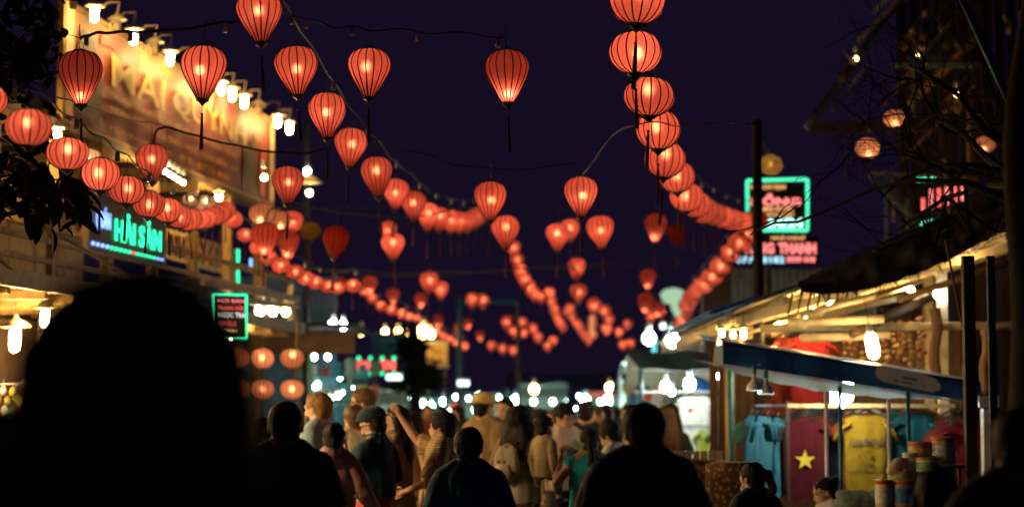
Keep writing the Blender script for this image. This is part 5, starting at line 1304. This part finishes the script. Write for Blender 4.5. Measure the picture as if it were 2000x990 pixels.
UP = ((.06,.14,-.20), (-.10,.10,.22))
person(268, 533, 2.45, 0, 'person with thick long dark hair standing large and black before the lens', hair='bobbig', hairscale=1.0, top=(.02,.018,.025), vox=.012)
person(18, 805, 4.3, -25, 'person with dark round hair at the edge beside the trinket rack', hair='short', hairm='brownhair', top=(.03,.02,.02), hairscale=1.08)
person(560, 782, 10.2, 0, 'man in a plain black T-shirt seen from behind, close-cropped hair', top=(.015,.014,.02), sleeve=.85, width=1.06, loose=.024, hair='thin', turn=6, vox=.011)
person(506, 812, 12.0, 62, 'person in a pale blue-grey top raising a hand behind the man in black', hair='bob', hairm='brownhair', top=(.22,.32,.36), sleeve=1.5, larm=((-.05,.13,-.20),(.03,.05,.22)), facedet=True)
person(621, 766, 16.5, 72, 'blond bearded man in a pale blue T-shirt looking aside', hair='short', hairm='blondhair', beard='brownhair', top=(.26,.36,.40), skinm='skinpale', facedet=True, turn=-6, hairscale=1.06)
person(655, 824, 14.5, -12, 'girl with pulled-back hair in a dusty pink hooded top seen from behind', hair='bun', top=(.36,.19,.16), sleeve=1.5, hood=True, hem=.8, bottom='shorts', bcol=(.08,.28,.28), width=.9, turn=8, rarm=((.1,.02,-.24),(.06,.16,-.16)))
person(733, 797, 15.5, 62, 'man in dark teal shirt and dark cap holding a hand to his mouth', hair='short', hat='cap', top=(.015,.05,.065), sleeve=.95, loose=.03, width=1.05, hem=.98, bottom='shorts', bcol=pattern('floral_shorts', (.30,.05,.04), (.55,.48,.42), 'spot', 24), larm=((-.05,.12,-.23),(.07,.07,.24)), nod=12, turn=10, facedet=True, beard='blackhair', glasses=True, collar=True)
person(709, 758, 20.0, 95, 'tall man with brown hair and glasses looking aside behind the others', hair='short', hairm='brownhair', top=(.10,.14,.14), facedet=True, glasses=True, skinm='skinpale', hairscale=1.08)
person(692, 790, 18.0, 35, 'person with tousled brown hair in a cream top, half hidden by the man in teal', hair='short', hairm='brownhair', top=(.55,.45,.30), hairscale=1.1)
person(774, 790, 16.6, 80, 'woman with long straight dark hair beside the man in dark teal', hair='long', top=(.16,.10,.07), sleeve=0, hem=.6, facedet=True, turn=8)
person(803, 802, 18.5, 125, 'woman with dark hair in an orange strapped top behind the plaid shirt', hair='long', top=(.22,.12,.06), sleeve=0, facedet=True)
person(864, 803, 16.0, 82, 'person in a tan plaid shirt stretching one arm up and forward', hair='short', hairscale=1.12, top=pattern('plaid_cloth', (.62,.42,.17), (.12,.08,.06), 'plaid', 14), sleeve=.95, loose=.03, rarm=((.02,.24,.06),(-.02,.15,.21)), larm=((-.06,.06,-.25),(.02,.2,-.08)), facedet=True, turn=-5)
person(916, 835, 11.6, 0, 'boy in a dark navy polo shirt with thick black hair seen from behind', hair='short', hairscale=1.08, top=(.012,.055,.085), collar=True, loose=.026, vox=.011)
person(946, 770, 20.0, -40, 'man in a straw-yellow hat and beige shirt seen from behind', hair='short', hat='straw', top=(.26,.17,.085), loose=.03, width=1.08)
person(986, 775, 21.5, 150, 'man in a dark top beside the man in the straw hat', hair='short', top=(.06,.07,.08), facedet=True)
PW = person(1016, 797, 17.0, -35, 'woman with wild dark hair in grey, carrying a child on her arm', hair='long', hairscale=1.35, top=(.30,.24,.18), loose=.03, bottom='skirt', bcol=pattern('floral_skirt', (.08,.045,.03), (.62,.32,.10), 'spot', 20), sleeve=.8, rarm=((.10,.08,-.24),(-.08,.24,.02)))
person(1063, 820, 16.7, -50, 'small child in an olive shirt held on the woman\'s arm', z=.84, sit=True, headk=1.32, hair='short', hairscale=1.06, top=(.34,.26,.13), sleeve=1.4, width=1.0, facedet=True)
P16 = person(1100, 787, 19.0, -152, 'young man in a pale T-shirt with a dark block print', hair='short', hairscale=1.08, top=(.66,.50,.38), loose=.024, facedet=True, nod=12, turn=8)
PB = mat('print_block_dark', (.06,.045,.05), .8, .4, 20); PTn = mat('print_block_tan', (.5,.24,.12), .8, .2, 10)
box('shirt_print', (0,.168,1.215), (.24,.012,.15), PTn, P16); 
for x, w_ in ((.07,.11), (-.05,.07)): box('shirt_print', (x,.176,1.205), (w_,.006,.10), PB, P16)
text('81', 'shirt_print', cl((.66,.5,.38)), P16, frame((.10,.181,1.17), (-1,0,0), (0,0,1)), .07, .07, .001, .005)
person(1150, 836, 16.5, 5, 'woman in a turquoise sleeveless dress with a long black ponytail', hair='pony', top=(.02,.32,.34), sleeve=0, hem=.55, bottom='skirt', bcol=(.02,.28,.31), larm=((-.16,.02,-.22),(.07,.12,.22)), turn=-4)
person(1197, 822, 17.5, 68, 'woman looking down in profile beside the man in stripes', hair='short', hairscale=1.1, top=(.6,.58,.52), nod=22, facedet=True, skinm='skinpale')
person(1252, 790, 9.3, 14, 'man in a dark striped shirt and glasses seen from behind', hair='short', hairscale=1.12, top=pattern('striped_cloth', (.016,.018,.026), (.05,.10,.12), 'stripe', 9), sleeve=.98, loose=.04, width=1.12, collar=True, glasses=True, turn=14, vox=.011)
person(1471, 902, 12.5, 30, 'girl with face mask and side-swept ponytail bending by the light blue shirts', hair='pony', top=(.03,.03,.035), mask=True, nod=14, turn=20, hairscale=1.05)
person(1612, 930, 16.0, 100, 'woman trader with tied-back hair sitting behind the steel posts', hair='bun', hairm='blackhair', top=(.62,.6,.55), sit=True, facedet=True, skinm='skinpale', nod=16, vox=.009)
so2 = empty('stool', (612/F*16 + .03, 16.0, 0), 0, 'low plastic stool under the sitting woman trader', 'stool')
MB().lathe([(.17,.40),(.18,.385),(.17,.37)], 16).build('seat', GOODS[5], so2, True)
for a in range(4): MB().tube([(.12*math.cos(a*1.57+.78),.12*math.sin(a*1.57+.78),.38),(.17*math.cos(a*1.57+.78),.17*math.sin(a*1.57+.78),0)], .02, 6).build('leg', GOODS[5], so2)
person(1822, 915, 8.0, 5, 'child with rounded dark hair in front of the jars', hair='long', top=(.03,.025,.03), hairscale=1.1)
person(1985, 800, 6.6, 8, 'person in dark olive clothes at the edge before the bare tree trunk', hair='short', hairscale=1.1, top=(.045,.04,.025), sleeve=1.5, loose=.035, width=1.05)
# things in hands
p = at(848, 936, 15.7)
b = MB(); b.ell((0,0,0), (.075,.05,.11), 18, 14); b.v = [tuple(Vector(q) * (1 + .45*noise.noise((q[0]*26,q[1]*26,q[2]*9)))) for q in b.v]; b.tube([(-.02,0,.12),(0,0,.19),(.02,0,.12)], .006, 5)
o = b.build('plastic_bag', cl((.5,.4,.26)), None, True); o.location = p; tag(o, 'crinkled white plastic bag held by the person in plaid', 'bag')
o = MB().box((0,0,0), (.10,.006,.07)).box((0,-.004,0), (.09,.004,.06)).build('paper_card', M['tarpwhite']); o.location = at(1127, 868, 16.25); o.rotation_euler = (.3,.5,.1); tag(o, 'white card held up by the woman in turquoise', 'card')
p = PW.matrix_basis @ Vector((0, -.20, 1.20))
bp_ = empty('backpack', p, R(-35), 'pale patterned backpack on the back of the woman carrying a child', 'backpack')
b = MB(); b.ell((0,0,0), (.13,.07,.18), 16, 12); MB_b = remesh(b, .014, 2, 'bag', pattern('backpack_cloth', (.42,.34,.22), (.12,.07,.05), 'spot', 16), .012, (10,10,10)); mk('bag', MB_b, bp_)
b = MB(); b.ell((0,-.07,-.07), (.09,.035,.08), 14, 10); mk('pocket', remesh(b, .012, 2, 'pocket', cl((.55,.45,.3)), .006, (14,14,14)), bp_)
for sx in (-1, 1): MB().tube([(sx*.07,.03,.17),(sx*.075,.10,.20),(sx*.08,.13,.05)], .014, 6).build('strap', M['black'], bp_)
# ---- crowd further down the street
protos = [build_person(hair=h, top=(.3,.3,.3), sleeve=s_, vox=.02, bottom=bt_) for h, s_, bt_ in (('short',.8,'trousers'), ('long',.7,'skirt'), ('short',1.5,'shorts'), ('bun',.7,'trousers'))]
random.seed(63)
tops = [cl(c) for c in ((.05,.14,.22),(.42,.36,.28),(.22,.05,.05),(.02,.025,.03),(.06,.24,.26),(.5,.5,.48),(.12,.12,.14),(.03,.05,.10),(.02,.02,.025))] + [pattern('crowd_check', (.4,.4,.38), (.05,.06,.12), 'plaid', 11), pattern('crowd_floral', (.06,.10,.12), (.5,.4,.3), 'spot', 18), pattern('crowd_stripe', (.05,.2,.24), (.5,.5,.46), 'stripe', 7)]
for i in range(92):
    Y = random.uniform(20, 40); u = random.choice((random.uniform(580,1330), random.uniform(880,1290), random.uniform(1160,1310)))
    if u > 1330: Y = random.uniform(20, 24.5)
    place(protos[i % 4], u, Y, random.uniform(1.5,1.74), random.uniform(-180,180), 'passer-by in the dense crowd further down the street', 'far crowd', overrides=dict(shirt=random.choice(tops), hair=M[random.choice(('blackhair','blackhair','brownhair'))]))
